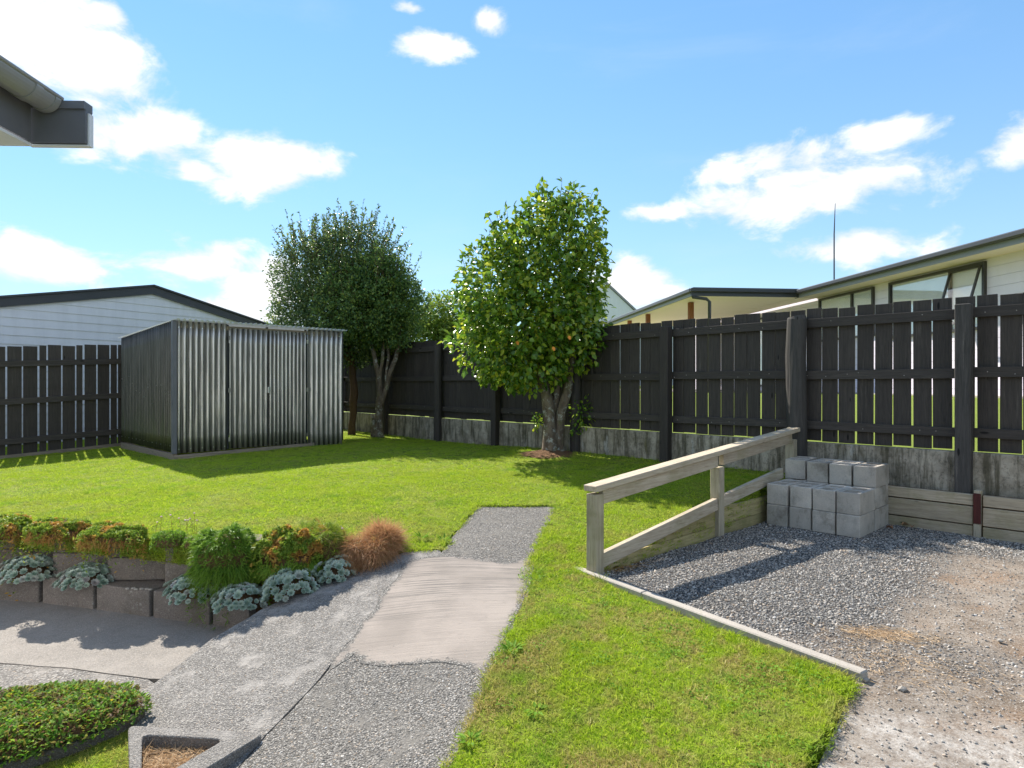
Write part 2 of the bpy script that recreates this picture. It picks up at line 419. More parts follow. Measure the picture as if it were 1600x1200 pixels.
def concrete(name, base, dark, agg=0., aggs=110, stain=.35, brown=None, rnd=False, lich=0.):
    m, t, b = mat(name, .9, spec=.2); p = rnd_co(t) if rnd else t.pos()
    n = t.noise(p, 1.7, 7, .65); n2 = t.noise(p, 9, 6, .7); fine = t.noise(p, 130, 4, .75)
    c = t.mix(t.math('MULTIPLY', t.step(n, .38, .68), stain), base, dark)
    c = t.mix(t.math('MULTIPLY', t.step(n2, .5, .75), stain*.8), c, tuple(x*.6 for x in dark))
    c = t.mix(t.math('MULTIPLY', t.step(fine, .42, .62), .32), c, tuple(x*.45 for x in base))
    if rnd: c = t.mix(t.math('MULTIPLY', t.rnd(), .6), c, tuple(x*.85 for x in dark))
    if rnd: c = t.mix(t.math('MULTIPLY', t.step(t.noise(t.scale(p, (1, 1, .5)), 7, 7, .78), .54, .66), .45), c, tuple(x*.4 for x in dark))
    h = t.math('MULTIPLY', fine, .5)
    if agg:
        vc = t.vor(p, aggs, 'F1', 1); vd = t.vor(p, aggs, 'F1', 0)
        hs = t.node('ShaderNodeSeparateColor'); t.put(hs.inputs[0], vc)
        st = t.ramp(hs.outputs[0], [(0, (.10, .095, .09)), (.3, (.22, .21, .195)), (.65, (.34, .32, .30)), (.92, (.52, .49, .45)), (1, (.36, .27, .19))])
        edge = t.step(vd, .25, .62)
        st = t.mix(t.math('MULTIPLY', edge, .75), st, tuple(x*.35 for x in base))
        msk = t.math('MULTIPLY', t.step(t.noise(p, 5, 5, .7), .28, .52), agg)
        c = t.mix(msk, c, st)
        h = t.math('ADD', h, t.math('MULTIPLY', t.math('MULTIPLY', t.math('SUBTRACT', 1., vd), hs.outputs[1]), t.math('MULTIPLY', msk, 2.4)))
    if brown: c = t.mix(t.math('MULTIPLY', t.step(t.noise(p, 2.6, 6, .7), .5, .72), brown[1]), c, brown[0])
    if lich: c = t.mix(t.math('MULTIPLY', t.step(t.noise(p, 26, 5, .7), .60, .68), lich), c, (.55, .56, .50))
    t.put(b.inputs['Base Color'], c); t.put(b.inputs['Normal'], t.bump(h, .8, .006 if not agg else .009)); return m
M['patio'] = concrete('patio_concrete', (.35, .315, .28), (.24, .215, .19), .35, 150, .4)
M['patio_agg'] = concrete('patio_aggregate', (.34, .31, .28), (.22, .20, .18), .85, 95, .5, ((.24, .18, .12), .3))
M['ramp'] = concrete('ramp_aggregate', (.36, .335, .31), (.25, .235, .215), .85, 135, .4)
M['path'] = concrete('path_aggregate', (.20, .185, .165), (.11, .105, .095), .85, 120, .65)
# broomed concrete
m, t, b = mat('broomed_concrete', .88, spec=.2); p = t.pos()
mp = t.node('ShaderNodeMapping'); t.put(mp.inputs[0], p); mp.inputs['Rotation'].default_value = (0, 0, R(-4)); mp.inputs['Scale'].default_value = (.9, 46, 1)
ln = t.noise(mp.outputs[0], 1.5, 3, .55, .15)
c = t.mix(t.step(t.noise(p, 2.2, 6, .6), .35, .7), (.325, .28, .245), (.245, .212, .185))
top = t.step(t.node('ShaderNodeSeparateXYZ').outputs[1], 0, 1)
c = t.mix(t.math('MULTIPLY', t.step(t.noise(p, 120, 3, .7), .5, .7), .25), c, (.22, .21, .2))
sy = t.node('ShaderNodeSeparateXYZ'); t.put(sy.inputs[0], p)
lnm = t.math('MULTIPLY', t.step(ln, .50, .43), t.math('ADD', .12, t.math('MULTIPLY', t.step(sy.outputs[1], 3.5, 4.2), .6)))
lnm = t.math('MULTIPLY', lnm, t.step(t.noise(p, 3, 3), .3, .6))
c = t.mix(lnm, c, (.13, .12, .11))
vc = t.vor(p, 120, 'F1', 1); vd = t.vor(p, 120, 'F1', 0); hs = t.node('ShaderNodeSeparateColor'); t.put(hs.inputs[0], vc)
ag = t.mix(t.step(vd, .25, .6), t.ramp(hs.outputs[0], [(0, (.10, .095, .09)), (.5, (.27, .255, .235)), (1, (.50, .47, .43))]), (.10, .095, .088))
ek = t.step(t.math('ADD', t.attr('edge'), t.math('MULTIPLY', t.math('SUBTRACT', t.noise(p, 22, 6, .75), .5), .16)), .012, .045)
c = t.mix(ek, ag, c)
c = t.mix(t.math('MULTIPLY', t.step(t.noise(p, 12, 6, .75), .58, .7), .4), c, (.22, .19, .165))
t.put(b.inputs['Base Color'], c); t.put(b.inputs['Normal'], t.bump(t.math('ADD', t.math('MULTIPLY', ln, 1.3), t.math('ADD', t.noise(p, 160, 3, .7), t.math('MULTIPLY', t.math('SUBTRACT', 1., ek), t.math('SUBTRACT', 1., vd)))), .6, .006)); M['broom'] = m
M['planter_block'] = concrete('planter_block_concrete', (.29, .245, .21), (.15, .125, .105), .35, 160, .6, ((.10, .085, .045), .5), True, .35)
M['kerb'] = concrete('mossy_kerb_concrete', (.13, .11, .085), (.07, .06, .045), .3, 160, .7, ((.07, .08, .03), .6))
M['block'] = concrete('hollow_block_concrete', (.74, .67, .58), (.48, .42, .35), .2, 190, .6, ((.16, .135, .10), .7), True)
M['strip'] = concrete('edging_concrete', (.43, .39, .34), (.25, .22, .19), .0, 150, .35)
M['tri'] = concrete('breeze_block_concrete', (.30, .28, .26), (.17, .16, .15), .6, 170, .5)
# retaining concrete under the fence, streaked with algae
m, t, b = mat('wall_concrete', .9, spec=.15); p = t.pos()
c = t.mix(t.step(t.noise(p, 3.5, 6, .7), .35, .7), (.46, .40, .315), (.20, .17, .125))
c = t.mix(t.math('MULTIPLY', t.step(t.noise(t.scale(p, (7, 7, .7)), 2.0, 7, .7), .44, .62), .8), c, (.07, .06, .035))
c = t.mix(t.math('MULTIPLY', t.step(t.noise(t.scale(p, (5, 5, 1)), 1.6, 5, .6), .58, .75), .7), c, (.17, .15, .05))
c = t.mix(t.math('MULTIPLY', t.step(t.noise(p, 30, 5, .7), .55, .7), .6), c, (.06, .06, .05))
c = t.mix(t.math('MULTIPLY', t.step(t.noise(t.scale(p, (4, 4, 1.2)), 1.9, 4, .6), .62, .72), .55), c, (.50, .49, .46))
c = t.mix(t.math('MULTIPLY', t.step(t.noise(t.scale(p, (1, 1, .55)), 22, 8, .82), .49, .66), .65), c, (.06, .052, .038))
t.put(b.inputs['Base Color'], c); t.put(b.inputs['Normal'], t.bump(t.noise(p, 45, 5, .7), .6, .01)); M['wall'] = m
# gravel ground + stones
m, t, b = mat('gravel_ground', .95, spec=.15); p = t.pos()
vd = t.vor(p, 85, 'F1', 0); vc = t.vor(p, 85, 'F1', 1); hs = t.node('ShaderNodeSeparateColor'); t.put(hs.inputs[0], vc)
st = t.ramp(hs.outputs[0], [(0, (.07, .075, .08)), (.5, (.2, .2, .21)), (.85, (.36, .34, .31)), (1, (.5, .45, .38))])
st = t.mix(t.step(vd, .2, .6), st, (.06, .055, .05))
brn = t.mix(t.step(t.noise(p, 5, 7, .75), .3, .7), (.17, .13, .095), (.31, .265, .22))
brn = t.mix(t.math('MULTIPLY', t.step(t.noise(p, 2.2, 4), .5, .7), .6), brn, (.25, .155, .09))
brn = t.mix(t.math('MULTIPLY', t.step(t.noise(p, 110, 4, .75), .54, .62), .75), brn, (.46, .43, .40))
brn = t.mix(t.math('MULTIPLY', t.step(t.noise(p, 70, 4, .75), .46, .40), .6), brn, (.06, .045, .035))
wht = t.mix(t.step(t.noise(p, 16, 8, .8), .38, .62), (.66, .62, .57), (.30, .25, .21))
wht = t.mix(t.math('MULTIPLY', t.step(t.noise(p, 90, 4, .8), .5, .62), .5), wht, (.12, .10, .085))
c = t.mix(t.attr('soil'), st, brn); c = t.mix(t.attr('pale'), c, wht)
t.put(b.inputs['Base Color'], c)
t.put(b.inputs['Normal'], t.bump(t.math('ADD', t.math('MULTIPLY', t.math('SUBTRACT', 1., vd), t.math('SUBTRACT', 1., t.attr('soil'))), t.noise(p, 90, 8, .8)), .8, .009)); M['gravel'] = m
m, t, b = mat('gravel_stone', .8, spec=.3); r = t.rnd()
c = t.ramp(r, [(0, (.14, .13, .12)), (.25, (.28, .265, .24)), (.5, (.42, .39, .35)), (.75, (.56, .51, .45)), (.87, (.42, .30, .20)), (.94, (.58, .54, .49)), (1, (.75, .72, .68))])
t.put(b.inputs['Base Color'], t.mix(t.math('MULTIPLY', t.noise(rnd_co(t), 60, 3), .5), c, (.1, .1, .1))); M['stone'] = m
# timber
def timber(name, a, b_, dark, rough=.85, grain=1., green=0., axis='x', knots=True, wear=None):
    m, t, b = mat(name, rough, spec=.2); co = rnd_co(t, 31.)
    s = {'x': (1.2, 22, 22), 'z': (22, 22, 1.2), 'y': (22, 1.2, 22)}[axis]
    g = t.noise(t.scale(co, s), 2.3, 6, .65, .6); g2 = t.noise(t.scale(co, tuple(q*3 for q in s)), 2.5, 3, .6)
    c = t.mix(t.step(g, .3, .7), a, b_)
    c = t.mix(t.math('MULTIPLY', t.step(g2, .52, .7), .5*grain), c, dark)
    c = t.mix(t.math('MULTIPLY', t.rnd(), .35), c, dark)
    if knots:
        kn = t.vor(t.scale(co, {'x': (2, 7, 7), 'z': (7, 7, 2), 'y': (7, 2, 7)}[axis]), 1.1, 'F1', 0)
        c = t.mix(t.step(kn, .10, .05), c, tuple(x*.4 for x in dark))
    if green: c = t.mix(t.math('MULTIPLY', t.step(t.noise(co, 3.2, 5, .65), .45, .7), green), c, (.17, .17, .05))
    if wear:
        c = t.mix(t.math('MULTIPLY', t.step(t.noise(t.scale(co, tuple(q*.6 for q in s)), 1.4, 7, .8), .57, .72), wear[1]), c, wear[0])
    t.put(b.inputs['Base Color'], c); t.put(b.inputs['Normal'], t.bump(t.math('ADD', g, g2), .5, .003)); return m
M['rail_wood'] = timber('weathered_pine', (.58, .50, .38), (.42, .34, .25), (.22, .16, .11), green=.3)
M['rail_wood_v'] = timber('weathered_pine_upright', (.53, .46, .34), (.38, .32, .23), (.20, .16, .11), green=.5, axis='z')
M['treated'] = timber('treated_board', (.50, .41, .20), (.36, .29, .14), (.18, .14, .07), green=.45)
M['grey_board'] = timber('grey_retaining_board', (.60, .50, .36), (.42, .34, .24), (.17, .13, .09), green=.4)
M['black_wood'] = timber('charcoal_stained_paling', (.050, .042, .037), (.074, .062, .053), (.025, .021, .018), .62, axis='z', wear=((.15, .13, .11), .55))
M['black_rail'] = timber('charcoal_stained_rail', (.054, .046, .040), (.080, .067, .058), (.027, .023, .02), .62, axis='x', wear=((.15, .13, .11), .55))
M['worn_post'] = timber('worn_round_post', (.06, .055, .05), (.10, .09, .082), (.03, .027, .025), .7, axis='z', wear=((.22, .19, .16), .8))
M['red_wood'] = timber('maroon_stained_wood', (.11, .03, .025), (.075, .022, .02), (.04, .015, .012), .7, axis='z')
M['base_wood'] = timber('shed_base_timber', (.40, .32, .24), (.20, .165, .13), (.11, .09, .07))
M['brown_post'] = timber('orange_brown_post', (.36, .14, .06), (.26, .10, .04), (.15, .06, .03), axis='z')
m, t, b = mat('bark', .9, spec=.15); p = t.obj()
c = t.mix(t.step(t.noise(t.scale(p, (1, 1, .4)), 16, 6, .7), .35, .65), (.20, .155, .11), (.10, .075, .055))
c = t.mix(t.math('MULTIPLY', t.step(t.noise(p, 11, 6, .75), .52, .64), .85), c, (.42, .43, .38))
c = t.mix(t.math('MULTIPLY', t.step(t.noise(p, 6, 3), .55, .7), .4), c, (.16, .17, .05))
t.put(b.inputs['Base Color'], c); t.put(b.inputs['Normal'], t.bump(t.noise(t.scale(p, (1, 1, .4)), 35, 6, .7), .9, .012)); M['bark'] = m
m, t, b = mat('brown_bark', .9, spec=.15); p = t.obj()
t.put(b.inputs['Base Color'], t.mix(t.noise(p, 18, 5, .7), (.15, .09, .055), (.07, .045, .03)))
t.put(b.inputs['Normal'], t.bump(t.noise(t.scale(p, (1, 1, .3)), 30, 5, .7), .9, .012)); M['bark2'] = m
# metal
def corr(name, base=(.72, .67, .62), algae=1., valley_dark=.78):
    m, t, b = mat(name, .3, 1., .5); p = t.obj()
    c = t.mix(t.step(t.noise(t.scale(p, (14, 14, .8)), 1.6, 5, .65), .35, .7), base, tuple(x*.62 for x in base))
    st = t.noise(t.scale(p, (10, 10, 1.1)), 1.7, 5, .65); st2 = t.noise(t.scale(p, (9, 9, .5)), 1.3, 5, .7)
    sz = t.node('ShaderNodeSeparateXYZ'); t.put(sz.inputs[0], p)
    # near-black tone in the valleys of the ribs, broken up by streaky noise
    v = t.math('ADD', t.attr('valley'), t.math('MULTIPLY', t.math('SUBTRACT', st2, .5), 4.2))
    vdark = t.math('MULTIPLY', t.step(v, -.15, .55), valley_dark)
    low = t.step(t.math('ADD', sz.outputs[2], t.math('MULTIPLY', t.math('SUBTRACT', st, .5), 2.2)), .75, .1)
    al = t.math('MULTIPLY', low, .5*algae)
    c = t.mix(vdark, c, (.035, .037, .034)); c = t.mix(al, c, (.07, .08, .04))
    t.put(b.inputs['Base Color'], c)
    t.put(b.inputs['Metallic'], t.math('SUBTRACT', .93, t.math('MAXIMUM', t.math('MULTIPLY', al, .6), t.math('MULTIPLY', vdark, .5))))
    t.put(b.inputs['Roughness'], t.math('ADD', .33, t.math('MULTIPLY', t.noise(p, 7, 4), .25)))
    t.put(b.inputs['Normal'], t.bump(t.noise(t.scale(p, (3, 3, .7)), 3, 3), .25, .012)); return m
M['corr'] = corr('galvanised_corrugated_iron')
M['corr_dark'] = corr('dark_corrugated_iron', (.12, .112, .10), 1.2, .95)  # same ribbed iron on a near-black base, for the side and back sheets
m, t, b = mat('roof_sheet', .45, .0, .4)
c = t.mix(t.noise(t.obj(), 8, 4), (.62, .64, .64), (.80, .82, .82)); t.put(b.inputs['Base Color'], c)
tr = t.node('ShaderNodeBsdfTranslucent'); t.put(tr.inputs[0], c); mx = t.node('ShaderNodeMixShader'); mx.inputs[0].default_value = .45
t.l.new(b.outputs[0], mx.inputs[1]); t.l.new(tr.outputs[0], mx.inputs[2]); t.l.new(mx.outputs[0], t.n['Material Output'].inputs[0]); M['roofsheet'] = m
def paint(name, col, rough=.5, var=.12, streak=False, spec=.4):
    m, t, b = mat(name, rough, spec=spec); p = t.obj()
    n = t.noise(t.scale(p, (1, 1, 1) if not streak else (2, 2, .4)), 2.5, 6, .65)
    t.put(b.inputs['Base Color'], t.mix(t.math('MULTIPLY', t.step(n, .35, .75), var), col, tuple(x*.45 for x in col)))
    t.put(b.inputs['Normal'], t.bump(t.noise(p, 120, 3), .15, .002)); return m
M['white'] = paint('white_weatherboard_paint', (.72, .72, .77), .6, .18, True)
M['white2'] = paint('white_plank_paint', (.76, .69, .80), .6, .08, True)
M['charcoal'] = paint('charcoal_fascia_paint', (.055, .058, .066), .42, .2)
M['eavegrey'] = paint('slate_grey_paint', (.135, .135, .155), .5, .4)
M['gutter'] = paint('grey_plastic_gutter', (.27, .27, .275), .28, .2)
M['guttr_dark'] = paint('dark_metal_gutter', (.045, .046, .05), .35, .1)
M['cream'] = paint('cream_soffit_paint', (.82, .74, .60), .7, .05)
M['soffit'] = paint('soffit_underside_paint', (.66, .58, .46), .7, .06)
M['fasciagrey'] = paint('grey_fascia_paint', (.26, .26, .28), .5, .08)
M['bronze'] = paint('dark_aluminium', (.05, .046, .042), .35, .05)
M['blind'] = paint('white_blind_fabric', (.92, .92, .93), .8, .1, True)
m, t, b = mat('window_glass', .03)
tp_ = t.node('ShaderNodeBsdfTransparent'); gl = t.node('ShaderNodeBsdfGlossy'); gl.inputs['Roughness'].default_value = .02
fr = t.node('ShaderNodeFresnel'); fr.inputs[0].default_value = 1.5; mx = t.node('ShaderNodeMixShader'); t.put(mx.inputs[0], t.math('MULTIPLY', fr.outputs[0], .38))
t.l.new(tp_.outputs[0], mx.inputs[1]); t.l.new(gl.outputs[0], mx.inputs[2]); t.l.new(mx.outputs[0], t.n['Material Output'].inputs[0]); M['glass'] = m
m, t, b = mat('dark_interior', .9); b.inputs['Base Color'].default_value = (.03, .03, .03, 1); M['dark'] = m
m, t, b = mat('screw_metal', .3, 1.); b.inputs['Base Color'].default_value = (.8, .8, .8, 1); M['screw'] = m
m, t, b = mat('roof_iron', .5, .3); b.inputs['Base Color'].default_value = (.07, .072, .08, 1); M['roofiron'] = m
m, t, b = mat('tree_mulch', .95, spec=.1); p = t.pos()
t.put(b.inputs['Base Color'], t.mix(t.noise(p, 45, 5, .8), (.30, .17, .09), (.10, .06, .035)))
t.put(b.inputs['Normal'], t.bump(t.noise(p, 60, 5, .8), 1., .03)); M['mulch'] = m
M['camellia'] = leaf_mat('camellia_leaf', [(.06, .13, .02), (.09, .19, .022), (.13, .24, .025), (.14, .26, .025), (.21, .33, .03), (.32, .42, .035), (.50, .52, .05)], .26, .42, spec=.55)
M['smallleaf'] = leaf_mat('dark_small_leaf', [(.05, .10, .04), (.08, .145, .05), (.12, .19, .06), (.24, .29, .08)], .34, .4, spec=.45)
M['smallleaf2'] = leaf_mat('green_small_leaf', [(.055, .115, .035), (.09, .17, .045), (.14, .23, .05), (.28, .35, .07)], .36, .42, spec=.45)
M['lime'] = leaf_mat('lime_leaf', [(.12, .20, .03), (.20, .30, .04), (.34, .42, .07)], .5, .4)
M['fruit'] = paint('orange_leaf', (.75, .26, .02), .5, .3)
M['mound_green'] = leaf_mat('mound_green', [(.09, .20, .02), (.17, .32, .03), (.28, .42, .05)], .6, .4, tip=(.28, .42, .04))
M['mound_mix'] = leaf_mat('mound_green_rust', [(.10, .20, .02), (.20, .32, .03), (.34, .40, .05)], .6, .4, tip=(.36, .42, .05), patch=((.50, .25, .06), 9.), pth=(.50, .62))
M['rust'] = leaf_mat('rusty_stems', [(.26, .12, .04), (.46, .24, .06), (.40, .30, .08)], .7, .3)
M['tussock'] = leaf_mat('tussock_blade', [(.22, .10, .045), (.42, .20, .08), (.52, .28, .12), (.30, .27, .08)], .6, .4, tip=(.60, .34, .18))
M['spiky'] = leaf_mat('feathery_green', [(.06, .15, .02), (.12, .26, .025), (.24, .40, .04)], .5, .35, tip=(.22, .34, .03))
M['bed'] = leaf_mat('bed_leaf', [(.09, .24, .02), (.17, .36, .03), (.30, .48, .06), (.22, .12, .06), (.16, .34, .03), (.50, .40, .04)], .55, .4, patch=((.20, .12, .06), 12.), pth=(.52, .66))
M['weed'] = leaf_mat('weed_leaf', [(.12, .25, .02), (.22, .38, .04)], .65, .4, spec=.12)
M['straw'] = leaf_mat('dry_straw', [(.52, .36, .20), (.68, .50, .31), (.42, .28, .16)], .7, .3)
M['dryleaf'] = leaf_mat('dry_leaf', [(.32, .13, .06), (.46, .26, .13)], .7, .2)
M['petal'] = paint('pale_pink_petal', (.62, .42, .44), .7, .2)
m, t, b = mat('succulent_leaf', .55, spec=.3); r = t.rnd()
c = t.ramp(r, [(0, (.22, .34, .25)), (.5, (.32, .44, .33)), (.85, (.42, .50, .38)), (1, (.45, .36, .37))])
c = t.mix(t.math('POWER', t.attr('tip'), 2.), c, (.50, .56, .49)); c = t.mix(t.math('MULTIPLY', t.step(t.attr('tip'), .2, 0.), .6), c, (.10, .17, .13))
t.put(b.inputs['Base Color'], c); b.inputs['Subsurface Weight'].default_value = .0; M['succulent'] = m

# ================================================================== THE GROUND
m_far = M['ngrass']
link('ground', MB().prism([(-900, -900, -.75), (900, -900, -.75), (900, 1500, -.75), (-900, 1500, -.75)], (0, 0, -.02)).mesh('ground'), m_far, kind='structure')
FD = Vector((-.689, .725, 0)).normalized(); FN = Vector((-FD.y, FD.x, 0)) # FN points toward the yard (-,-)
F0 = Vector((4.08, 5.75, 0))
def FP(t_, off=0, z=0): p_ = F0+FD*t_+FN*off; return Vector((p_.x, p_.y, z))
assert FN.x < 0 and FN.y < 0
# neighbour's lawn beyond the right fence, rising to the house
def nh(x, y):
    d = -((x-F0.x)*FN.x+(y-F0.y)*FN.y); return .60+.50*np.clip((d-.2)/4.5, 0, 1)
a0, a1 = FP(-9, -.11), FP(13.2, -.11)
me = sheet('neighbour_lawn', [(a0.x, a0.y), (60, -8), (70, 120), (-60, 120), (-32, 20), (-9.4, 17.2), (a1.x, a1.y)], nh, 1., 2.5, bstep=1.)
link('neighbour_lawn', me, m_far, kind='structure')
hq = [(8.1, 6), (7.3, 16.4), (4.4, 16.2), (3.6, 25.), (7.5, 25.4), (10, 6)]
link('added_bounce_slab', sheet('added_bounce_slab', hq, lambda x, y: nh(x, y)+.02, .6, 1.5, bstep=.6, skirt=.05), M['strip'], kind='structure')  # slab added beside the house to bounce neutral light onto its walls
RD = Vector((.73, .684, 0)).normalized(); RN = Vector((RD.y, -RD.x, 0)) # rail line, RN points to the gravel
R0 = Vector((.577, 4.44, 0))
def RP(t_, off=0, z=0): p_ = R0+RD*t_+RN*off; return Vector((p_.x, p_.y, z))
REND = RP(3.34)
fa = FP(1.42, .03); fz = FP(11.4, .03)
LEFTB = Vector((-6.58, 10.7)); LD = Vector((-.7, -.714))
lawn_poly = [(-10.5, 6.7), (-6.5, 5.45), (-4.6, 5.05), (-3.9, 4.93), (-3.0, 4.70), (-2.5, 4.56), (-2.0, 4.46), (-1.6, 4.50), (-1.25, 4.68), (-.98, 4.80), (-.52, 4.75),
             (-.45, 5.2), (-.33, 5.93), (.42, 5.92), (.27, 5.2), (.13, 4.6), (.03, 3.7), (-.08, 3.2), (-.24, 2.45), (-.5, 1.4), (.55, 1.3), (1.01, 2.25), (1.53, 2.875), (.44, 4.5),
             (.52, 4.5), tuple(RP(.1, -.02))[:2], tuple(RP(3.2, -.02))[:2], (fa.x, fa.y), (fz.x, fz.y), (-6.6, 13.9), (-11.5, 9.5)]
def gd(x, y):
    d = math.hypot(x, y)
    v = 1.0 if d < 3.6 else .75 if d < 5.2 else .42 if d < 7.5 else .2
    ff = (x-F0.x)*FN.x+(y-F0.y)*FN.y
    if ff < .35: v *= .5
    if math.hypot(x-.52, y-8.8) < .42: v *= .05
    # worn, thin spots
    v *= .55+.75*max(0, min(1, mnoise.noise(Vector((x*1.7, y*1.7, 5)))*1.3+.5))
    return v
lawn_me = sheet('lawn', lawn_poly, LAWN, .11, .35, .02, gd, .16, .018, 1)
lawn = link('lawn', lawn_me, M['soil'], kind='structure')
rg = np.random.default_rng(3)
def tuft(n, r, h, wd, spread):
    a = rg.random(n)*6.283; q = np.sqrt(rg.random(n))*r
    base = np.c_[np.cos(a)*q, np.sin(a)*q, np.full(n, -.004)]
    d = unit(np.c_[rg.normal(size=(n, 2))*spread, np.ones(n)]); L = h*(.45+.75*rg.random(n))
    bend = np.c_[rg.normal(size=(n, 2))*.35, -np.abs(rg.normal(size=n))*.25]*L[:, None]
    v, f, a_ = blades(base, d, L, wd*(.7+.6*rg.random(n)), bend, rg)
    me_ = mesh_np('grass_tuft', v, f, {'rnd': a_['rnd']}); me_.materials.append(M['grass']); return me_
tufts = [tuft(30, .045, .025, .0026, .75) for _ in range(5)]
tufts += [tuft(20, .04, .032, .0030, .9) for _ in range(2)]
scatter('grass', lawn_me, tufts, 2200, .7, 1.35, .15, 2, 'short mown sunlit green grass covering the whole lawn', 'grass')
# longer uncut blades along every edge of the lawn
eb = lawn_me.copy(); eb.name = 'edge_grass'
lp_ = [tuple(q[:2]) for q in lawn_poly]
for i, v in enumerate(eb.vertices):
    dd_ = min(math.hypot(v.co.x-a_[0]-(b_[0]-a_[0])*max(0, min(1, ((v.co.x-a_[0])*(b_[0]-a_[0])+(v.co.y-a_[1])*(b_[1]-a_[1]))/((b_[0]-a_[0])**2+(b_[1]-a_[1])**2))), v.co.y-a_[1]-(b_[1]-a_[1])*max(0, min(1, ((v.co.x-a_[0])*(b_[0]-a_[0])+(v.co.y-a_[1])*(b_[1]-a_[1]))/((b_[0]-a_[0])**2+(b_[1]-a_[1])**2)))) for a_, b_ in zip(lp_, lp_[1:]+lp_[:1]))
    eb.attributes['dens'].data[i].value = (1.0 if v.co.y > 1 else 0)*max(0, 1-dd_/.09)*max(0, .55+mnoise.noise(Vector((v.co.x*3, v.co.y*3, 4)))*1.6)+(.5 if math.hypot(v.co.x-.56, v.co.y-4.42) < .1 else 0)+max(0, mnoise.noise(Vector((v.co.x*2.2, v.co.y*2.2, 7)))-.35)*.35*(1 if v.co.y < 5.5 else .3)
scatter('edge_grass', eb, [tuft(16, .03, .065, .0034, .55), tuft(12, .03, .05, .0030, .8), tuft(14, .025, .08, .0034, .5)], 420, .5, 1.15, .2, 21, 'longer uncut grass blades along the lawn edges, posts and fence foot', 'grass')
# clover-like leaves in the near lawn
def clover():
    n = 14; a = rg.random(n)*6.283; q = np.sqrt(rg.random(n))*.05
    base = np.c_[np.cos(a)*q, np.sin(a)*q, .006+.014*rg.random(n)]; b2 = rg.random(n)*6.283
    d = unit(np.c_[np.cos(b2), np.sin(b2), .25*rg.normal(size=n)]); nr = unit(np.c_[rg.normal(size=(n, 2))*.3, np.ones(n)])
    v, f, a_ = leaves(base, d, nr, .010+.008*rg.random(n), .007+.005*rg.random(n), rg)
    me_ = mesh_np('clover_patch', v, f, a_); me_.materials.append(M['weed']); return me_
cb = sheet('weed_base', [(-.2, 2.3), (1.0, 2.2), (1.4, 2.9), (.5, 4.4), (.1, 4.5), (-.1, 3.2)], LAWN, .12, .4, 0, lambda x, y: max(0, mnoise.noise(Vector((x*2.6, y*2.6, 9)))*2.2))
scatter('clover', cb, [clover() for _ in range(3)], 240, .7, 1.2, .2, 4, 'small clover-like leaves among the grass of the near lawn', 'clover', .004)

# ------------------------------------------------------------------ patio, ramp and path
def drop(c0, c1): return lambda x, y: np.full(np.shape(x), c0)
pl = [P(0, 1036, -.3)[:2], P(110, 1043, -.3)[:2], P(232, 1060, -.3)[:2]]
patio_poly = [(-12, 7.2), (-6.5, 5.45), (-4.6, 5.05), (-3.6, 4.85), (-2.0, 4.4), (-1.45, 4.5), (-1.2, 4.4), (-1.5, 4.1), (-1.68, 3.7), (-1.82, 3.52), pl[2], pl[1], pl[0], (-5.5, 3.9), (-12, 5.0)]
link('patio', sheet('patio', patio_poly, -.3, .15, .6, .004, None, .1, .006, 3), M['patio'], kind='structure')
patio2 = [(-12, 4.98), (-5.5, 3.885), (pl[0][0], pl[0][1]-.007), (pl[1][0], pl[1][1]-.007), (pl[2][0], pl[2][1]-.007), (-1.84, 3.4), (-1.5, 2.9), (-.9, 2.4), (-.9, -3), (-12, -3)]
link('patio_slab', sheet('patio_slab', patio2, -.304, .15, .6, .004, None, .1, .005, 4), M['patio_agg'], kind='structure')
def Q(px, py):
    """photo point on the path surface"""
    z = 0.
    for _ in range(30): x_, y_, _z = P(px, py, z); z = z*.5+.5*float(PATH(x_, y_)[0])
    return P(px, py, z)[:2]
joint = [(372, 1200), (415, 1148), (500, 1060), (540, 1008), (600, 945), (650, 893), (690, 864)]
J = [Q(*q) for q in joint]
leftedge = [(-1.95, 3.2), (-1.90, 3.42), (-1.80, 3.85), (-1.62, 4.12), (-1.42, 4.32), (-1.1, 4.50), (-.78, 4.76)]
ramp_poly = leftedge+[(-.55, 4.76)]+[J[-1]]+[(j[0]-.002, j[1]) for j in reversed(J[:-1])]+[(-1.25, 2.2), (-1.35, 1.2), (-2.0, 1.2), (-1.7, 2.5)]
me = sheet('ramp', ramp_poly, PATH, .07, .4, .006, None, .3, .008, 5); link('ramp', me, M['ramp'], kind='structure')
path_poly = [(j[0]+.004, j[1]) for j in J]+[(-.44, 5.25), (-.31, 5.97), (.43, 5.95), (.29, 5.25), (.17, 4.6), (.07, 3.8), (-.04, 3.2), (-.2, 2.45), (-.45, 1.3), (-1.3, 1.2), (-1.23, 2.2)]
path_me = sheet('path', path_poly, lambda x, y: PATH(x, y)-.002, .07, .4, .008, None, .2, .008, 6); link('path', path_me, M['path'], kind='structure')
patch_px = [(690, 866), (740, 872), (790, 878), (838, 868), (830, 905), (815, 945), (795, 985), (775, 1025), (752, 1062), (742, 1052), (728, 1040), (690, 1034), (640, 1038), (600, 1042), (565, 1036),
            (552, 1022), (545, 1030), (510, 1052), (520, 1030), (545, 1004), (562, 975), (585, 950), (600, 920), (618, 905), (628, 880), (650, 872)]
pp = [Q(*q) for q in patch_px]
pme = sheet('concrete_patch', pp, lambda x, y: PATH(x, y)+.0005, .04, .4, .010, None, .002, .008, 9, .02)
ea = pme.attributes.new('edge', 'FLOAT', 'POINT')
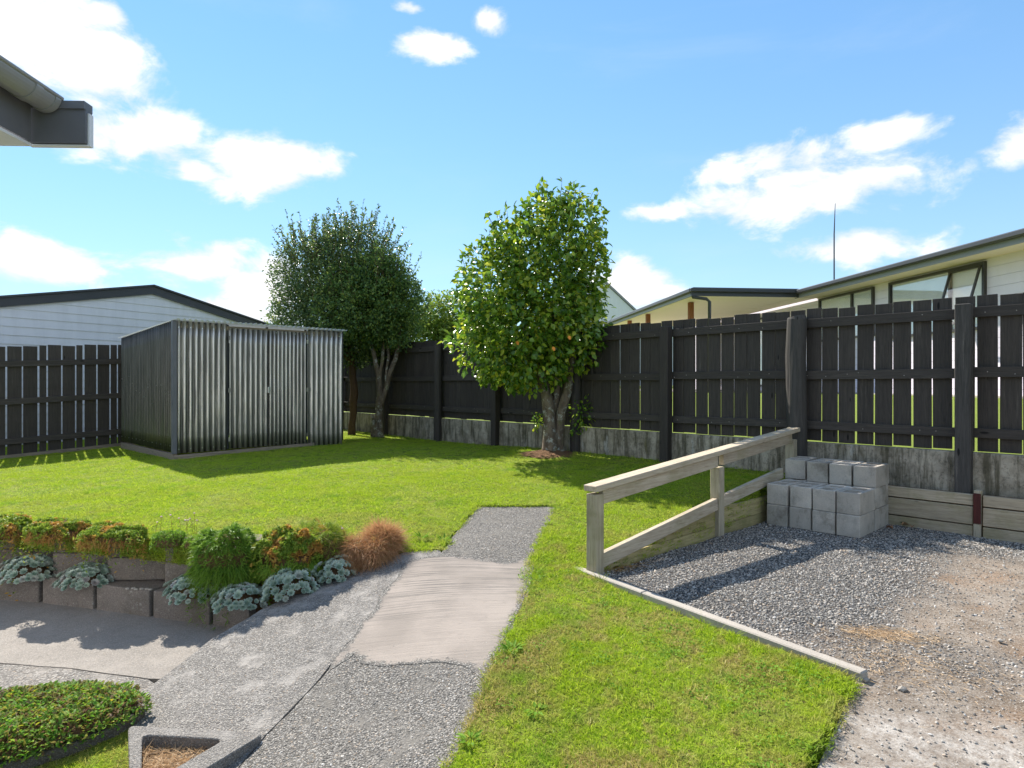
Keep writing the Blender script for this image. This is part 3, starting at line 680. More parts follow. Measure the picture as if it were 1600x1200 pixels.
def seg_d(x, y, a, b):
    dx, dy = b[0]-a[0], b[1]-a[1]; t_ = max(0, min(1, ((x-a[0])*dx+(y-a[1])*dy)/(dx*dx+dy*dy+1e-12))); return math.hypot(x-a[0]-t_*dx, y-a[1]-t_*dy)
for i, v in enumerate(pme.vertices): ea.data[i].value = min(.2, min(seg_d(v.co.x, v.co.y, pp[k_-1], pp[k_]) for k_ in range(len(pp))))
link('concrete_patch', pme, M['broom'], kind='structure')

# ------------------------------------------------------------------ gravel bay and drive
def gz(x, y): return -.085*np.clip((3.1-y)/1.2, 0, 1)+0*x
gravel_poly = [(1.02, 2.2), (1.58, 2.92), (.5, 4.6)]+[tuple(RP(.05, .02))[:2], tuple(RP(3.3, .02))[:2], tuple(FP(1.6, .12))[:2], tuple(FP(-6, .12))[:2], (9, .5), (7, -3), (-.2, -3), (.5, 1.25)]
def soil_at(x, y):
    n = mnoise.noise(Vector((x*1.6, y*1.6, 2)))*.25+mnoise.noise(Vector((x*5, y*5, 2)))*.22
    d = ((x-2.15)*1.22-(y-3.67)*1.12)/1.656
    d = max(min(d, (4.9-y)*.8), min((3.25-y)*.9, .5))
    g2 = math.exp(-(((x-2.45)/.55)**2+((y-2.98)/.34)**2))
    return max(0, min(1, d*3.2+.35+n*1.8-g2*1.5))
def pale_at(x, y):
    n = mnoise.noise(Vector((x*2.6, y*2.6, 8)))*.5+mnoise.noise(Vector((x*9, y*9, 8)))*.3
    return max(0, min(1, (2.55-y)*1.8+n*1.8)) if x > 1.0 else max(0, min(1, 1-y))
gravel_me = sheet('gravel_bay', gravel_poly, gz, .07, .4, .0, lambda x, y: max(.16, 1-soil_at(x, y)*1.0)*(1-pale_at(x, y)*.5)*(1 if y > 1.5 and x < 6 else 0), 0, .014, 7)
for nme, fn in (('soil', soil_at), ('pale', pale_at)):
    a = gravel_me.attributes.new(nme, 'FLOAT', 'POINT')
    for i, v in enumerate(gravel_me.vertices): a.data[i].value = fn(v.co.x, v.co.y)
link('gravel_bay', gravel_me, M['gravel'], kind='structure')
def pebble(s):
    bm = bmesh.new(); bmesh.ops.create_icosphere(bm, subdivisions=1, radius=1)
    for v in bm.verts: v.co = Vector((v.co.x*rg.uniform(.7, 1.2), v.co.y*rg.uniform(.6, .95), v.co.z*rg.uniform(.35, .6)))*s
    me_ = bpy.data.meshes.new('pebble'); bm.to_mesh(me_); bm.free(); me_.materials.append(M['stone']); return me_
pebs = [pebble(.0085) for _ in range(4)]+[pebble(.0055) for _ in range(6)]+[pebble(.0115)]
scatter('gravel', gravel_me, pebs, 5200, .42, 1.15, .7, 8, 'loose grey crushed gravel strewn over the bay below the railing', 'gravel', .002)
# stones worked loose on the path
pd = path_me.copy(); a = pd.attributes.new('dens', 'FLOAT', 'POINT')
for i, v in enumerate(pd.vertices): a.data[i].value = (.0 if v.co.y < 3.35 else 0) + (1. if 2.2 < v.co.y < 3.45 and v.normal.z > .5 else (.6 if v.co.y > 4.75 else .0))
chips = []
for _ in range(5):
    q_ = pebble(.0065); chips.append(q_)
scatter('aggregate', pd, chips, 1500, .5, 1.3, .5, 12, 'small grey aggregate stones standing proud of the rough path', 'stones', -.001)

# concrete edging between lawn and gravel
e0, e1 = Vector((.40, 4.60, .0)), Vector((1.585, 2.875, .0))
mid = e0.lerp(e1, .36)
for (a_, b_, lab) in ((e0, mid-(e1-e0).normalized()*.004, 'weathered concrete edging length running under the front railing post'), (mid, e1, 'pale concrete edging length ending at the corner of the near lawn')):
    a2 = Vector((a_.x, a_.y, -.02)); b2 = Vector((b_.x, b_.y, -.02))
    e = MB().beam(a2, b2, .06, .10).build('concrete_edging', M['strip'], bevel=.006); tag(e, lab, 'edging', 'concrete edging lengths beside the gravel')

# ------------------------------------------------------------------ the block retaining wall (two lower courses, set-back upper blocks)
wall = empty('block_retaining_wall', (-2.6, 4.6, -.3), 0, 'dark weathered concrete block retaining wall holding up the lawn beside the patio', 'retaining wall')
def wl(me_, name='block'):
    o = link(name, me_, M['planter_block'], wall); return o
base_pts = [(-6.0, 5.22), (-5.5, 5.12), (-5.0, 5.02), (-4.5, 4.92), (-4.0, 4.83), (-3.49, 4.74), (-3.0, 4.60), (-2.51, 4.45), (-2.02, 4.30), (-1.72, 4.20)]
lower_me = {}
def place(me_, p, ang, name='block'):
    o = wl(me_, name); o.location = Vector((p[0], p[1], p[2]))-Vector(wall.location); o.rotation_euler = (0, 0, ang); return o
LB = MB().box((0, .11, .105), (.485, .22, .21)).mesh('block', .012, seg=2)
LBs = MB().box((0, .11, .105), (.30, .22, .21)).mesh('block', .012, seg=2)
UB = MB().box((0, .10, .088), (.46, .20, .165)).mesh('block', .012, seg=2)
for i in range(len(base_pts)-1):
    a_, b_ = Vector(base_pts[i]), Vector(base_pts[i+1]); c_ = (a_+b_)/2; ang = math.atan2((b_-a_).y, (b_-a_).x)
    place(LB if (b_-a_).length > .4 else LBs, (c_.x, c_.y, -.325+random.uniform(-.004, .004)), ang+random.uniform(-.015, .015))
up = [(-5.7, 5.33), (-5.2, 5.23), (-4.7, 5.12), (-4.2, 5.03), (-3.70, 4.94), (-3.21, 4.82), (-2.72, 4.70), (-2.24, 4.58), (-1.80, 4.53)]
for i, q_ in enumerate(up):
    ang = R(-14)+R(15)+random.uniform(-.02, .02)
    for k_ in range(2):
        place(UB, (q_[0]+k_*.004, q_[1]-.03, -.118+k_*.168), ang)
place(UB, (-1.36, 4.66, -.118), R(28))
# soil in the pockets
pk = MB()
for i in range(len(base_pts)-1):
    a_, b_ = base_pts[i], base_pts[i+1]
    pk.prism([(a_[0], a_[1]+.1, -.13), (b_[0], b_[1]+.1, -.13), (b_[0], b_[1]+.5, -.13), (a_[0], a_[1]+.5, -.13)], (0, 0, -.15))
o = pk.build('soil_fill', M['mulch'], wall); o.location = -Vector(wall.location)
# soil bank behind, between wall and lawn and ramp end
tag(MB().prism([(-1.75, 4.25, -.11), (-1.42, 4.36, -.06), (-1.1, 4.56, 0.02), (-.80, 4.80, .085), (-1.0, 4.95, .1), (-1.7, 4.7, .1)], (0, 0, -.28)).build('garden_soil', M['mulch']), None, None, kind='structure')

# mounds of ground cover
def mound(name, label, cat, c, rx, ry, h, n, blen, m, droop=.0, wd=.004, group=None, extra=None, seed=0, rot=0., bump_=.25, name2='foliage', lean=(0, 0, 0), leafy=0):
    rr = np.random.default_rng(seed+100)
    t_ = empty(name, c, rot, label, cat, group)
    a = rr.random(n)*6.283; ph = rr.random(n)**.75
    # hemisphere-like shell with hanging rim
    q = np.sqrt(ph)*(1+.03*rr.normal(size=n)); z = np.sqrt(np.clip(1-q*q, 0, 1))
    hang = np.where(q > .86, -(q-.86)*droop*6*rr.random(n), 0)
    nz = np.array([mnoise.noise(Vector((math.cos(k_)*j*2.3+seed, math.sin(k_)*j*2.3, seed*.7)))+.6*mnoise.noise(Vector((math.cos(k_)*j*6+seed, math.sin(k_)*j*6, seed*.3))) for k_, j in zip(a, q)])
    s_ = 1+bump_*nz
    base = np.c_[np.cos(a)*q*rx*s_, np.sin(a)*q*ry*s_, z*h*s_+hang]
    d = unit(np.c_[np.cos(a)*q/rx, np.sin(a)*q/ry, z/h*.7+.05]); d = unit(d+rr.normal(size=(n, 3))*(.45 if name != 'tussock' else .75)+np.array(lean)+(np.repeat(rr.normal(size=(n//60+1, 3)), 60, 0)[:n]*.35 if name == 'tussock' else 0))
    L = blen*(.5+.8*rr.random(n)); bend = rr.normal(size=(n, 3))*.18*L[:, None]; bend[:, 2] -= L*(.2+droop*.5)
    if leafy:
        dl_ = unit(d+rr.normal(size=(n, 3))*.8); nl_ = unit(d+rr.normal(size=(n, 3))*.5)
        v, f, at = leaves(base-dl_*(L*.4)[:, None]+rr.normal(size=(n, 3))*.004, dl_, nl_, L*leafy, L*leafy*.42, rr); at['tip'] = np.full(len(at['rnd']), .2)
    else: v, f, at = blades(base-d*(L*.3)[:, None], d, L, wd*(.7+.6*rr.random(n)), bend, rr)
    link(name2, mesh_np(name2, v, f, at), m, t_)
    # the soft inner body that stops light
    bm = bmesh.new(); bmesh.ops.create_icosphere(bm, subdivisions=3, radius=1)
    for v_ in bm.verts:
        k_ = 1+.22*mnoise.noise(v_.co*2.3+Vector((seed, 0, 0))); v_.co = Vector((v_.co.x*rx*.86*k_, v_.co.y*ry*.86*k_, (v_.co.z*h*.86*k_ if v_.co.z > 0 else v_.co.z*h*.4)))
    me_ = bpy.data.meshes.new('thatch'); bm.to_mesh(me_); bm.free()
    link('thatch', me_, M['mulch'], t_)
    if extra: extra(t_, rr)
    return t_
def hanging(col, n, rx, ry, zt, L0, side=-1):
    def f(t_, rr):
        a = math.pi*(1.05+.9*rr.random(n)); base = np.c_[np.cos(a)*rx, np.sin(a)*ry, zt+rr.normal(size=n)*.015]
        d = unit(np.c_[np.cos(a)*.3, np.sin(a)*.3, -np.ones(n)]+rr.normal(size=(n, 3))*.35); L = L0*(.5+.7*rr.random(n))
        v, f_, at = blades(base, d, L, np.full(n, .004), rr.normal(size=(n, 3))*.01, rr); link('dry_stems', mesh_np('dry_stems', v, f_, at), col, t_)
    return f
def flowers(pts, rr_seed=0, h=.09):
    def f(t_, rr):
        r_ = random.Random(rr_seed)
        for (x_, y_, z_) in pts:
            hh = h*r_.uniform(.6, 1.3); tip = (x_+r_.uniform(-.02, .02), y_+r_.uniform(-.02, .02), z_+hh)
            fl = MB().tube([(x_, y_, z_-.05), (x_*.5+tip[0]*.5+.004, y_, z_+hh*.5), tip], .0011, 4).build('flower', M['rust'], t_)
            bm = bmesh.new(); bmesh.ops.create_icosphere(bm, subdivisions=1, radius=.0085)
            for v_ in bm.verts: v_.co.z *= .65; v_.co *= r_.uniform(.75, 1.2); v_.co += Vector(tip)
            me_ = bpy.data.meshes.new('flower_head'); bm.to_mesh(me_); bm.free(); link('flower_head', me_, M['petal'], fl)
    return f
def both(*fs):
    def f(t_, rr):
        for g_ in fs: g_(t_, rr)
    return f
GC = 'ground cover mounds along the top of the block wall'
rfl = random.Random(5)
fl1 = [(rfl.uniform(-.12, .15), rfl.uniform(-.02, .18), .06) for _ in range(9)]
mound('ground_cover', 'leafy green and rust ground cover mound at the far left end of the block wall', 'ground cover', (-3.92, 4.84, .19), .28, .19, .11, 7000, .05, M['mound_mix'], .5, .006, GC, hanging(M['rust'], 250, .25, .16, .02, .06), 1, bump_=.4, leafy=.55)
mound('ground_cover', 'green mound with orange-brown underside overhanging the wall, second from the left edge', 'ground cover', (-3.33, 4.70, .23), .22, .17, .085, 7000, .036, M['mound_mix'], .2, .004, GC, hanging(M['rust'], 400, .20, .16, .0, .06), 2, R(-14), bump_=.4, leafy=.6)
mound('ground_cover', 'wide bright green cushion with gold dry tips overhanging the widest bare block', 'ground cover', (-2.86, 4.58, .22), .24, .17, .085, 8000, .036, M['mound_mix'], .2, .004, GC, hanging(M['rust'], 400, .22, .16, .0, .055), 3, R(-14), bump_=.4, leafy=.6)
mound('ground_cover', 'small neat green cushion with pale flower stalks, smallest on the wall', 'ground cover', (-2.42, 4.52, .20), .12, .10, .075, 3200, .022, M['mound_green'], .1, .0035, GC, flowers(fl1, 1, .10), 4, bump_=.4, leafy=.6)
mound('ground_cover', 'tiny green cushion beside the small cushion with flower stalks', 'ground cover', (-2.22, 4.48, .19), .075, .07, .06, 1500, .02, M['mound_green'], .1, .0035, GC, None, 5, bump_=.4, leafy=.6)
fl2 = [(rfl.uniform(-.15, .15), rfl.uniform(-.05, .15), .10) for _ in range(14)]
mound('ground_cover', 'feathery bright green plant spilling down the wall with pinkish seed heads on top', 'ground cover', (-1.97, 4.43, .05), .23, .19, .25, 9000, .055, M['spiky'], .5, .005, GC, both(flowers(fl2, 2, .09), hanging(M['spiky'], 900, .2, .17, .03, .16)), 6, bump_=.4)
mound('ground_cover', 'dense dark green mound with russet patches between feathery plant and brown tussock', 'ground cover', (-1.56, 4.46, .06), .25, .20, .22, 10000, .05, M['mound_mix'], .5, .0045, GC, hanging(M['mound_green'], 900, .22, .18, .03, .10), 7, bump_=.4, leafy=.6)
fl3 = [(rfl.uniform(-.16, .16), rfl.uniform(0, .2), .10) for _ in range(7)]
mound('ground_cover', 'olive grassy mound with brown stems just left of the brown tussock', 'ground cover', (-1.36, 4.62, .10), .20, .17, .19, 5000, .07, M['mound_mix'], .2, .003, GC, flowers(fl3, 3, .08), 8, bump_=.4)
# the brown tussock
mound('tussock', 'rusty brown tussock grass drooping over the edge of the concrete ramp', 'tussock', (-1.12, 4.64, .03), .22, .15, .15, 9000, .20, M['tussock'], .8, .0026, None, None, 9, 0, .55, 'blades', (-.35, -.35, -.1))
mound('tussock', 'short upright brown tussock grass behind the drooping one at the lawn corner', 'tussock', (-.97, 4.78, .08), .13, .12, .16, 5000, .17, M['tussock'], .1, .0028, None, None, 10, 0, .3, 'blades', (0, 0, .6))
# succulents: rosettes
def rosette():
    V = []; F = []; T = []
    for ring, (n, r, el_, wd) in enumerate(((9, 1., .32, .60), (8, .84, .62, .52), (7, .64, .9, .42), (5, .42, 1.15, .30), (3, .22, 1.4, .16))):
        for k_ in range(n):
            a = 2*math.pi*(k_+ring*.5)/n+random.uniform(-.08, .08); n0 = len(V)
            ca, sa = math.cos(a), math.sin(a); ce, se = math.cos(el_), math.sin(el_)
            def pt(l, s, u): x_ = l*ce-u*se; z_ = l*se+u*ce; return (x_*ca-s*sa, x_*sa+s*ca, z_)
            pts = [pt(.08*r, 0, 0), pt(.62*r, -wd/2*.95, .05), pt(.62*r, wd/2*.95, .05), pt(.55*r, 0, -.07), pt(.9*r, -wd*.28, .06), pt(.9*r, wd*.28, .06), pt(1.03*r, 0, .10)]
            V += pts; T += [0, .6, .6, .25, .85, .85, 1.]
            F += [(n0, n0+1, n0+3), (n0, n0+3, n0+2), (n0+1, n0+4, n0+3), (n0+3, n0+5, n0+2), (n0+4, n0+6, n0+3), (n0+3, n0+6, n0+5)]
    me_ = mesh_np('rosette', V, F, {'tip': T}, True); me_.materials.append(M['succulent']); return me_
ros = [rosette() for _ in range(3)]
def succ(label, c, rx, ry, h, n, size, seed, rot=0):
    rr = random.Random(seed); t_ = empty('succulent', c, rot, label, 'succulent', 'blue-green succulent clumps in the block wall pockets')
    pts = []
    tries = 0
    while len(pts) < n and tries < 4000:
        tries += 1
        a = rr.uniform(0, 6.283); q = math.sqrt(rr.random()); x_, y_ = math.cos(a)*q*rx, math.sin(a)*q*ry
        z_ = h*math.sqrt(max(0, 1-q*q))-(.03 if y_ < 0 and q > .8 else 0)
        s_ = size*rr.uniform(.6, 1.25); z_ += .022*mnoise.noise(Vector((x_*14+seed, y_*14, seed))); x_ += .03*mnoise.noise(Vector((seed, a*1.5, 2)))*q*2; y_ += .03*mnoise.noise(Vector((seed, a*1.5, 7)))*q*2
        if any((x_-p[0])**2+(y_-p[1])**2+(z_-p[2])**2 < ((s_+p[3])*.47)**2 for p in pts): continue
        pts.append((x_, y_, z_, s_))
        nrm = Vector((x_/rx*.9, y_/ry*1.0, .75+rr.uniform(-.2, .2))).normalized()
        o_ = link('rosette', ros[rr.randrange(3)], None, t_); o_.location = (x_, y_, z_); o_.scale = (s_,)*3
        qn = nrm.to_track_quat('Z', 'Y'); o_.rotation_euler = (qn @ Matrix.Rotation(rr.uniform(0, 6), 3, 'Z').to_quaternion()).to_euler()
    bm = bmesh.new(); bmesh.ops.create_icosphere(bm, subdivisions=2, radius=1)
    for v_ in bm.verts: v_.co = Vector((v_.co.x*rx*.66, v_.co.y*ry*.66, v_.co.z*h*(.6 if v_.co.z > 0 else .2)))
    me_ = bpy.data.meshes.new('stem_mass'); bm.to_mesh(me_); bm.free(); link('stem_mass', me_, M['mulch'], t_)
succ('large spread of pale blue-green rosettes at the left edge of the photo', (-3.60, 4.76, -.10), .20, .12, .13, 96, .034, 1, R(10))
succ('pale rosette succulent clump in the pocket left of the widest bare block', (-3.08, 4.64, -.11), .18, .11, .11, 88, .032, 2, R(15))
succ('rosette succulent clump spilling over the block below the feathery green plant', (-2.16, 4.36, -.11), .19, .12, .12, 96, .032, 3, R(5))
succ('rosette succulent clump with a few pinkish rosettes at the right end of the lower blocks', (-1.80, 4.24, -.12), .17, .11, .10, 84, .030, 4, R(15))
succ('dense blue-green rosette clump beside the concrete ramp under the russet mound', (-1.47, 4.30, -.06), .19, .13, .13, 100, .031, 5, R(30))
succ('small pale rosette clump touching the tussock and the ramp edge', (-1.22, 4.44, .0), .14, .10, .10, 54, .030, 6, R(35))
# a few white pebbles in the bare pocket
for i in range(6):
    q_ = pebble(.018); q_.materials.clear(); o = link('white_pebble', q_, M['strip']); o.location = (-2.70+i*.035, 4.50-.006*i+random.uniform(-.01, .01), -.115)
    o['kind'] = 'part'; o.parent = wall; o.location -= Vector(wall.location); del o['kind']

# ------------------------------------------------------------------ bottom-left bed and triangular planter
bed = empty('planted_bed', (-2.1, 3.0, -.3), 0, 'raised curved bed of green and purple-leaved ground cover by the patio', 'flower bed')
bed_out = [P(-60, 1118, -.3), P(40, 1103, -.3), P(120, 1095, -.3), P(205, 1100, -.3), P(228, 1122, -.3), P(190, 1150, -.3), P(120, 1180, -.3), P(30, 1210, -.3), P(-80, 1240, -.3), P(-300, 1240, -.3)]
bo = [(p[0]+2.1, p[1]-3.0) for p in bed_out]
def shrink(poly, k_): cx = sum(p[0] for p in poly)/len(poly); cy = sum(p[1] for p in poly)/len(poly); return [(cx+(p[0]-cx)*k_, cy+(p[1]-cy)*k_) for p in poly]
kb = MB().prism([(x_, y_, -.02) for x_, y_ in bo], (0, 0, .075)); kb.build('bed_kerb', M['kerb'], bed, .01)
nb_ = 9000; pts = []
xs = [p[0] for p in bo]; ys = [p[1] for p in bo]; cx = sum(xs)/len(xs); cy = sum(ys)/len(ys); so_ = shrink(bo, 1.07)
while len(pts) < nb_:
    x_ = random.uniform(max(min(xs), -1.3), max(xs)+.03); y_ = random.uniform(min(ys), max(ys)+.03)
    if inside(so_, x_, y_):
        e_ = min(1, min(math.hypot(x_-(p[0]*(1-k_)+q[0]*k_), y_-(p[1]*(1-k_)+q[1]*k_)) for p, q in zip(so_, so_[1:]+so_[:1]) for k_ in (0, .25, .5, .75))/.12)
        pts.append((x_, y_, .035+.10*math.sqrt(e_)+.02*mnoise.noise(Vector((x_*9, y_*9, 0)))-random.random()*.03))
base = np.array(pts); n = len(base); a = RG = RNG.random(n)*6.283
d = unit(np.c_[np.cos(a), np.sin(a), .5+.5*RNG.random(n)]); nr = unit(np.c_[RNG.normal(size=(n, 2))*.4, np.ones(n)])
v, f, at = leaves(base, d, nr, .016+.014*RNG.random(n), .009+.007*RNG.random(n), RNG); link('foliage', mesh_np('foliage', v, f, at), M['bed'], bed)
sb = shrink(bo, .93); MB().prism([(x_, y_, .05) for x_, y_ in sb], (0, 0, .04)).build('soil', M['mulch'], bed, .02)
# little rough lawn patch below the bed
gp = [P(-40, 1215, -.3)[:2], P(60, 1190, -.3)[:2], P(150, 1165, -.3)[:2], P(198, 1138, -.3)[:2], P(208, 1150, -.3)[:2], P(205, 1240, -.3)[:2], P(100, 1330, -.3)[:2], P(-100, 1330, -.3)[:2]]
gme = sheet('grass_patch_ground', gp, -.292, .06, .3, .0, lambda x, y: 1., 0, .004, 2); link('grass_patch_ground', gme, M['soil'], kind='structure')
scatter('grass_patch', gme, tufts[:4], 1800, .6, 1.0, .2, 6, 'patch of short thin grass between the raised bed and the triangular planter', 'grass')
tp = empty('triangular_planter', (-1.45, 2.7, -.3), 0, 'hollow triangular concrete block planter filled with dead grass beside the path', 'planter')
oA, oB, oC = Vector((-1.74, 2.90)), Vector((-1.09, 2.84)), Vector((-1.37, 2.30))
iA, iB, iC = Vector((-1.63, 2.82)), Vector((-1.25, 2.785)), Vector((-1.42, 2.45))
tb = MB(); o2 = Vector((-1.45, 2.7))
def rnd_tri(a_, b_, c_, r_):
    out = []
    for p0, p1, p2 in ((c_, a_, b_), (a_, b_, c_), (b_, c_, a_)):
        u_ = (p0-p1).normalized(); v_ = (p2-p1).normalized()
        for k_ in range(5):
            s_ = k_/4; q_ = p1+u_*r_*(1-s_)**2+v_*r_*s_**2; out.append(q_-o2)
    return out
O_ = rnd_tri(oA, oB, oC, .05); I_ = rnd_tri(iA, iB, iC, .045); n = len(O_)
for (z0) in (-.02, .075):
    for p in O_: tb.v.append((p.x, p.y, z0))
    for p in I_: tb.v.append((p.x, p.y, z0))
for i in range(n):
    j = (i+1) % n
    tb.f += [(i, j, 2*n+j, 2*n+i), (n+j, n+i, 3*n+i, 3*n+j), (2*n+i, 2*n+j, 3*n+j, 3*n+i), (i, n+i, n+j, j)]
tb.build('block_body', M['tri'], tp, .004)
nn_ = 1400; cI = (iA+iB+iC)/3-o2
u1, u2 = RNG.random(nn_), RNG.random(nn_); fl_ = u1+u2 > 1; u1[fl_] = 1-u1[fl_]; u2[fl_] = 1-u2[fl_]
A_, B_, C_ = [np.array((p-o2)) for p in (iA, iB, iC)]
bs = A_+(B_-A_)*u1[:, None]+(C_-A_)*u2[:, None]; bs = np.c_[bs, .012+.02*RNG.random(nn_)]
d = unit(np.c_[RNG.normal(size=(nn_, 2)), np.abs(RNG.normal(size=nn_))*.35]); L = .02+.05*RNG.random(nn_)
v, f, at = blades(bs, d, L, np.full(nn_, .0035), RNG.normal(size=(nn_, 3))*.008, RNG); link('dead_grass', mesh_np('dead_grass', v, f, at), M['straw'], tp)
MB().prism([tuple(A_)+(0.0,), tuple(B_)+(0.0,), tuple(C_)+(0.0,)], (0, 0, .012)).build('soil', M['mulch'], tp)

# ------------------------------------------------------------------ railing with retaining boards
rail = empty('railing', R0, math.atan2(RD.y, RD.x), 'weathered pine railing with three posts along the edge of the gravel bay', 'railing')
# local x along rail, -y toward gravel
def rz(x_): return .545+(.79-.545)*x_/3.19
PW = .088
MB().box((0, 0, .27), (PW, PW, .58)).build('post', M['rail_wood_v'], rail, .004)
MB().box((1.66, 0, .29), (PW, PW, .62+.0)).build('post', M['rail_wood_v'], rail, .004)
MB().box((3.15, 0, .42), (PW, PW, .66)).build('post', M['rail_wood_v'], rail, .004)
MB().beam((-.055, -.0, rz(0)+.055), (3.24, -.0, rz(3.24)+.055), .115, .042).build('handrail', M['rail_wood'], rail, .004)
for a_, b_ in ((.047, 1.612), (1.708, 3.10)):
    MB().beam((a_, -.012, rz(a_)-.016), (b_, -.012, rz(b_)-.016), .045, .095).build('top_rail', M['rail_wood'], rail, .003)
def bz(x_): return .085+.137*x_*.93-.010*x_*x_*.3
for a_, b_ in ((.047, 1.612), (1.708, 2.9)):
    MB().beam((a_, -.010, bz(a_)), (b_, -.010, bz(b_)), .045, .10).build('bottom_rail', M['rail_wood'], rail, .003)
# retaining boards: lower ones long wedge cut to the slope
def wedge(a_, b_, z0, f0):
    pts = [(a_, -.005, z0)]
    pts += [(b_, -.005, z0), (b_, -.005, min(z0+.145, max(z0+.002, f0(b_)))), ]
    ks = [b_+(a_-b_)*k_/8 for k_ in range(1, 9)]
    pts += [(x_, -.005, min(z0+.145, max(z0+.002, f0(x_)))) for x_ in ks]
    return MB().prism(pts, (0, .04, 0))
topf = lambda x_: bz(x_)-.052
for a_, b_ in ((.05, 1.612), (1.708, 3.05)):
    wedge(a_, b_, -.06, topf).build('retaining_board', M['treated'], rail)
wedge(.75, 1.612, .089, topf).build('retaining_board', M['treated'], rail); wedge(1.708, 3.05, .089, topf).build('retaining_board', M['treated'], rail)

# ------------------------------------------------------------------ hollow concrete blocks
def hollow_block():
    # length .39 along y, width .19 x, height .19
    bm = bmesh.new(); l, w_, h = .39, .19, .188
    outer = [(-w_/2, 0), (w_/2, 0), (w_/2, l), (-w_/2, l)]
    holes = []
    for y0, y1 in ((.032, .178), (.212, .358)):
        x0, x1 = -.060, .060; r_ = .02
        hp = []
        for (cx_, cy_, s0) in ((x1-r_, y0+r_, -90), (x1-r_, y1-r_, 0), (x0+r_, y1-r_, 90), (x0+r_, y0+r_, 180)):
            for k_ in range(3): a = R(s0+45*k_); hp.append((cx_+r_*math.cos(a), cy_+r_*math.sin(a)))
        holes.append(hp)
    P2 = [Vector(p) for p in outer]; E = [(i, (i+1) % 4) for i in range(4)]
    for hp in holes:
        n0 = len(P2); P2 += [Vector(p) for p in hp]; E += [(n0+i, n0+(i+1) % len(hp)) for i in range(len(hp))]
    v_, e_, f_, *_ = delaunay_2d_cdt(P2, E, [], 0, 1e-6)
    F = []
    for t_ in f_:
        c_ = sum((v_[i] for i in t_), Vector((0, 0)))/len(t_)
        if any(inside([(q.x, q.y) if isinstance(q, Vector) else q for q in hp], c_.x, c_.y) for hp in holes) or not inside(outer, c_.x, c_.y): continue
        F.append(tuple(t_))
    n = len(v_); V = [(p.x, p.y, 0) for p in v_]+[(p.x, p.y, h) for p in v_]
    faces = [tuple(reversed(t_)) for t_ in F]+[tuple(i+n for i in t_) for t_ in F]
    loops = [list(range(4))]+[list(range(4+12*k_, 16+12*k_)) for k_ in range(2)]
    for lp in loops:
        for i in range(len(lp)): a, b = lp[i], lp[(i+1) % len(lp)]; faces.append((a, b, b+n, a+n))
    me_ = bpy.data.meshes.new('concrete_block'); me_.from_pydata(V, [], faces); bm.from_mesh(me_); bmesh.ops.recalc_face_normals(bm, faces=bm.faces)
    ed = [e for e in bm.edges if len(e.link_faces) == 2 and e.calc_face_angle() > 1.0]
    bmesh.ops.bevel(bm, geom=ed, offset=.004, segments=1, affect='EDGES'); bm.to_mesh(me_); bm.free(); me_.materials.append(M['block']); return me_
HB = hollow_block()
SR = Vector((2.97, 5.454, 0)); SW = Vector((-.69, .72, 0)).normalized(); SD = Vector((.72, .69, 0)).normalized()
posn = ['at the right corner', 'second from right', 'third from right', 'nearest the railing']
for row in range(2):
    for lay in range(2+row):
        for k_ in range(4):
            o = link('concrete_block', HB)
            p = SR+SW*(.10+k_*.207+random.uniform(-.004, .004))+SD*(row*.40+random.uniform(-.006, .01)+(lay*.012))
            if lay == 2 and k_ == 3: p += SD*.05+SW*.02
            o.location = (p.x, p.y, .002+lay*.1905)
            ang = math.atan2(SD.y, SD.x)-math.pi/2+random.uniform(-.025, .025)
            if lay == 2 and k_ == 3: ang += .12
            o.rotation_euler = (0, 0, ang)
            layn = ['bottom layer', 'second layer', 'top layer'][lay]; rn = ['front row', 'back row'][row]
            tag(o, f'hollow concrete block, {layn} of the {rn}, {posn[k_]}', 'concrete block', 'hollow concrete blocks stacked in the gravel corner')

# ------------------------------------------------------------------ right boundary: concrete footing wall, timber boards, fence
RZF = math.atan2(FD.y, FD.x)
cw = empty('concrete_wall', (F0.x, F0.y, 0), RZF, 'stained concrete wall running under the long black fence', 'wall')
posts_t = [-4.7, -3.15, -1.58, 0, 1.47, 3.07, 4.54, 6.22, 7.73, 9.45, 11.2]
for a_, b_ in zip(posts_t[:-1], posts_t[1:]):
    MB().box(((a_+b_)/2, -.0, .26), (b_-a_-.012, .10, .905)).build('wall_panel', M['wall'], cw, .008)   # local +y = FN? see below
fence = empty('timber_fence', (F0.x, F0.y, .0), RZF, 'long black stained paling fence on a concrete wall along the right side', 'fence')
# in local axes: x along fence (away to the left), +y = toward the yard
L2 = (Matrix.Rotation(RZF, 3, 'Z') @ Vector((0, 1, 0))); SG = 1 if L2.dot(FN) > 0 else -1
def pale_mesh(wd, h, th=.019):
    return MB().box((0, 0, h/2), (wd, th, h)).mesh('paling', .0015)
pms = [pale_mesh(.150, 1.385), pale_mesh(.152, 1.378), pale_mesh(.148, 1.39)]
x_ = -4.7; i = 0
while x_ < 11.3:
    gap = .017 if x_ < 1.4 else .014 if x_ < 3 else .011 if x_ < 4.4 else .002
    gap *= random.uniform(.5, 1.35)
    o = link('paling', random.choice(pms), M['black_wood'], fence)
    o.location = (x_+.075, -SG*.035, .722+random.uniform(-.006, .008)); o.rotation_euler = (0, random.uniform(-.004, .004), 0)
    x_ += .150+gap
for a_, b_ in zip(posts_t[:-1], posts_t[1:]):
    for zc, hh in ((1.955, .092), (1.418, .092), (.888, .085)):
        s_ = random.uniform(-.008, .008)
        MB().beam((a_+.01, SG*.0, zc+s_), (b_-.01, SG*.0, zc+random.uniform(-.008, .008)), .045, hh).build('rail', M['black_rail'], fence, .002)
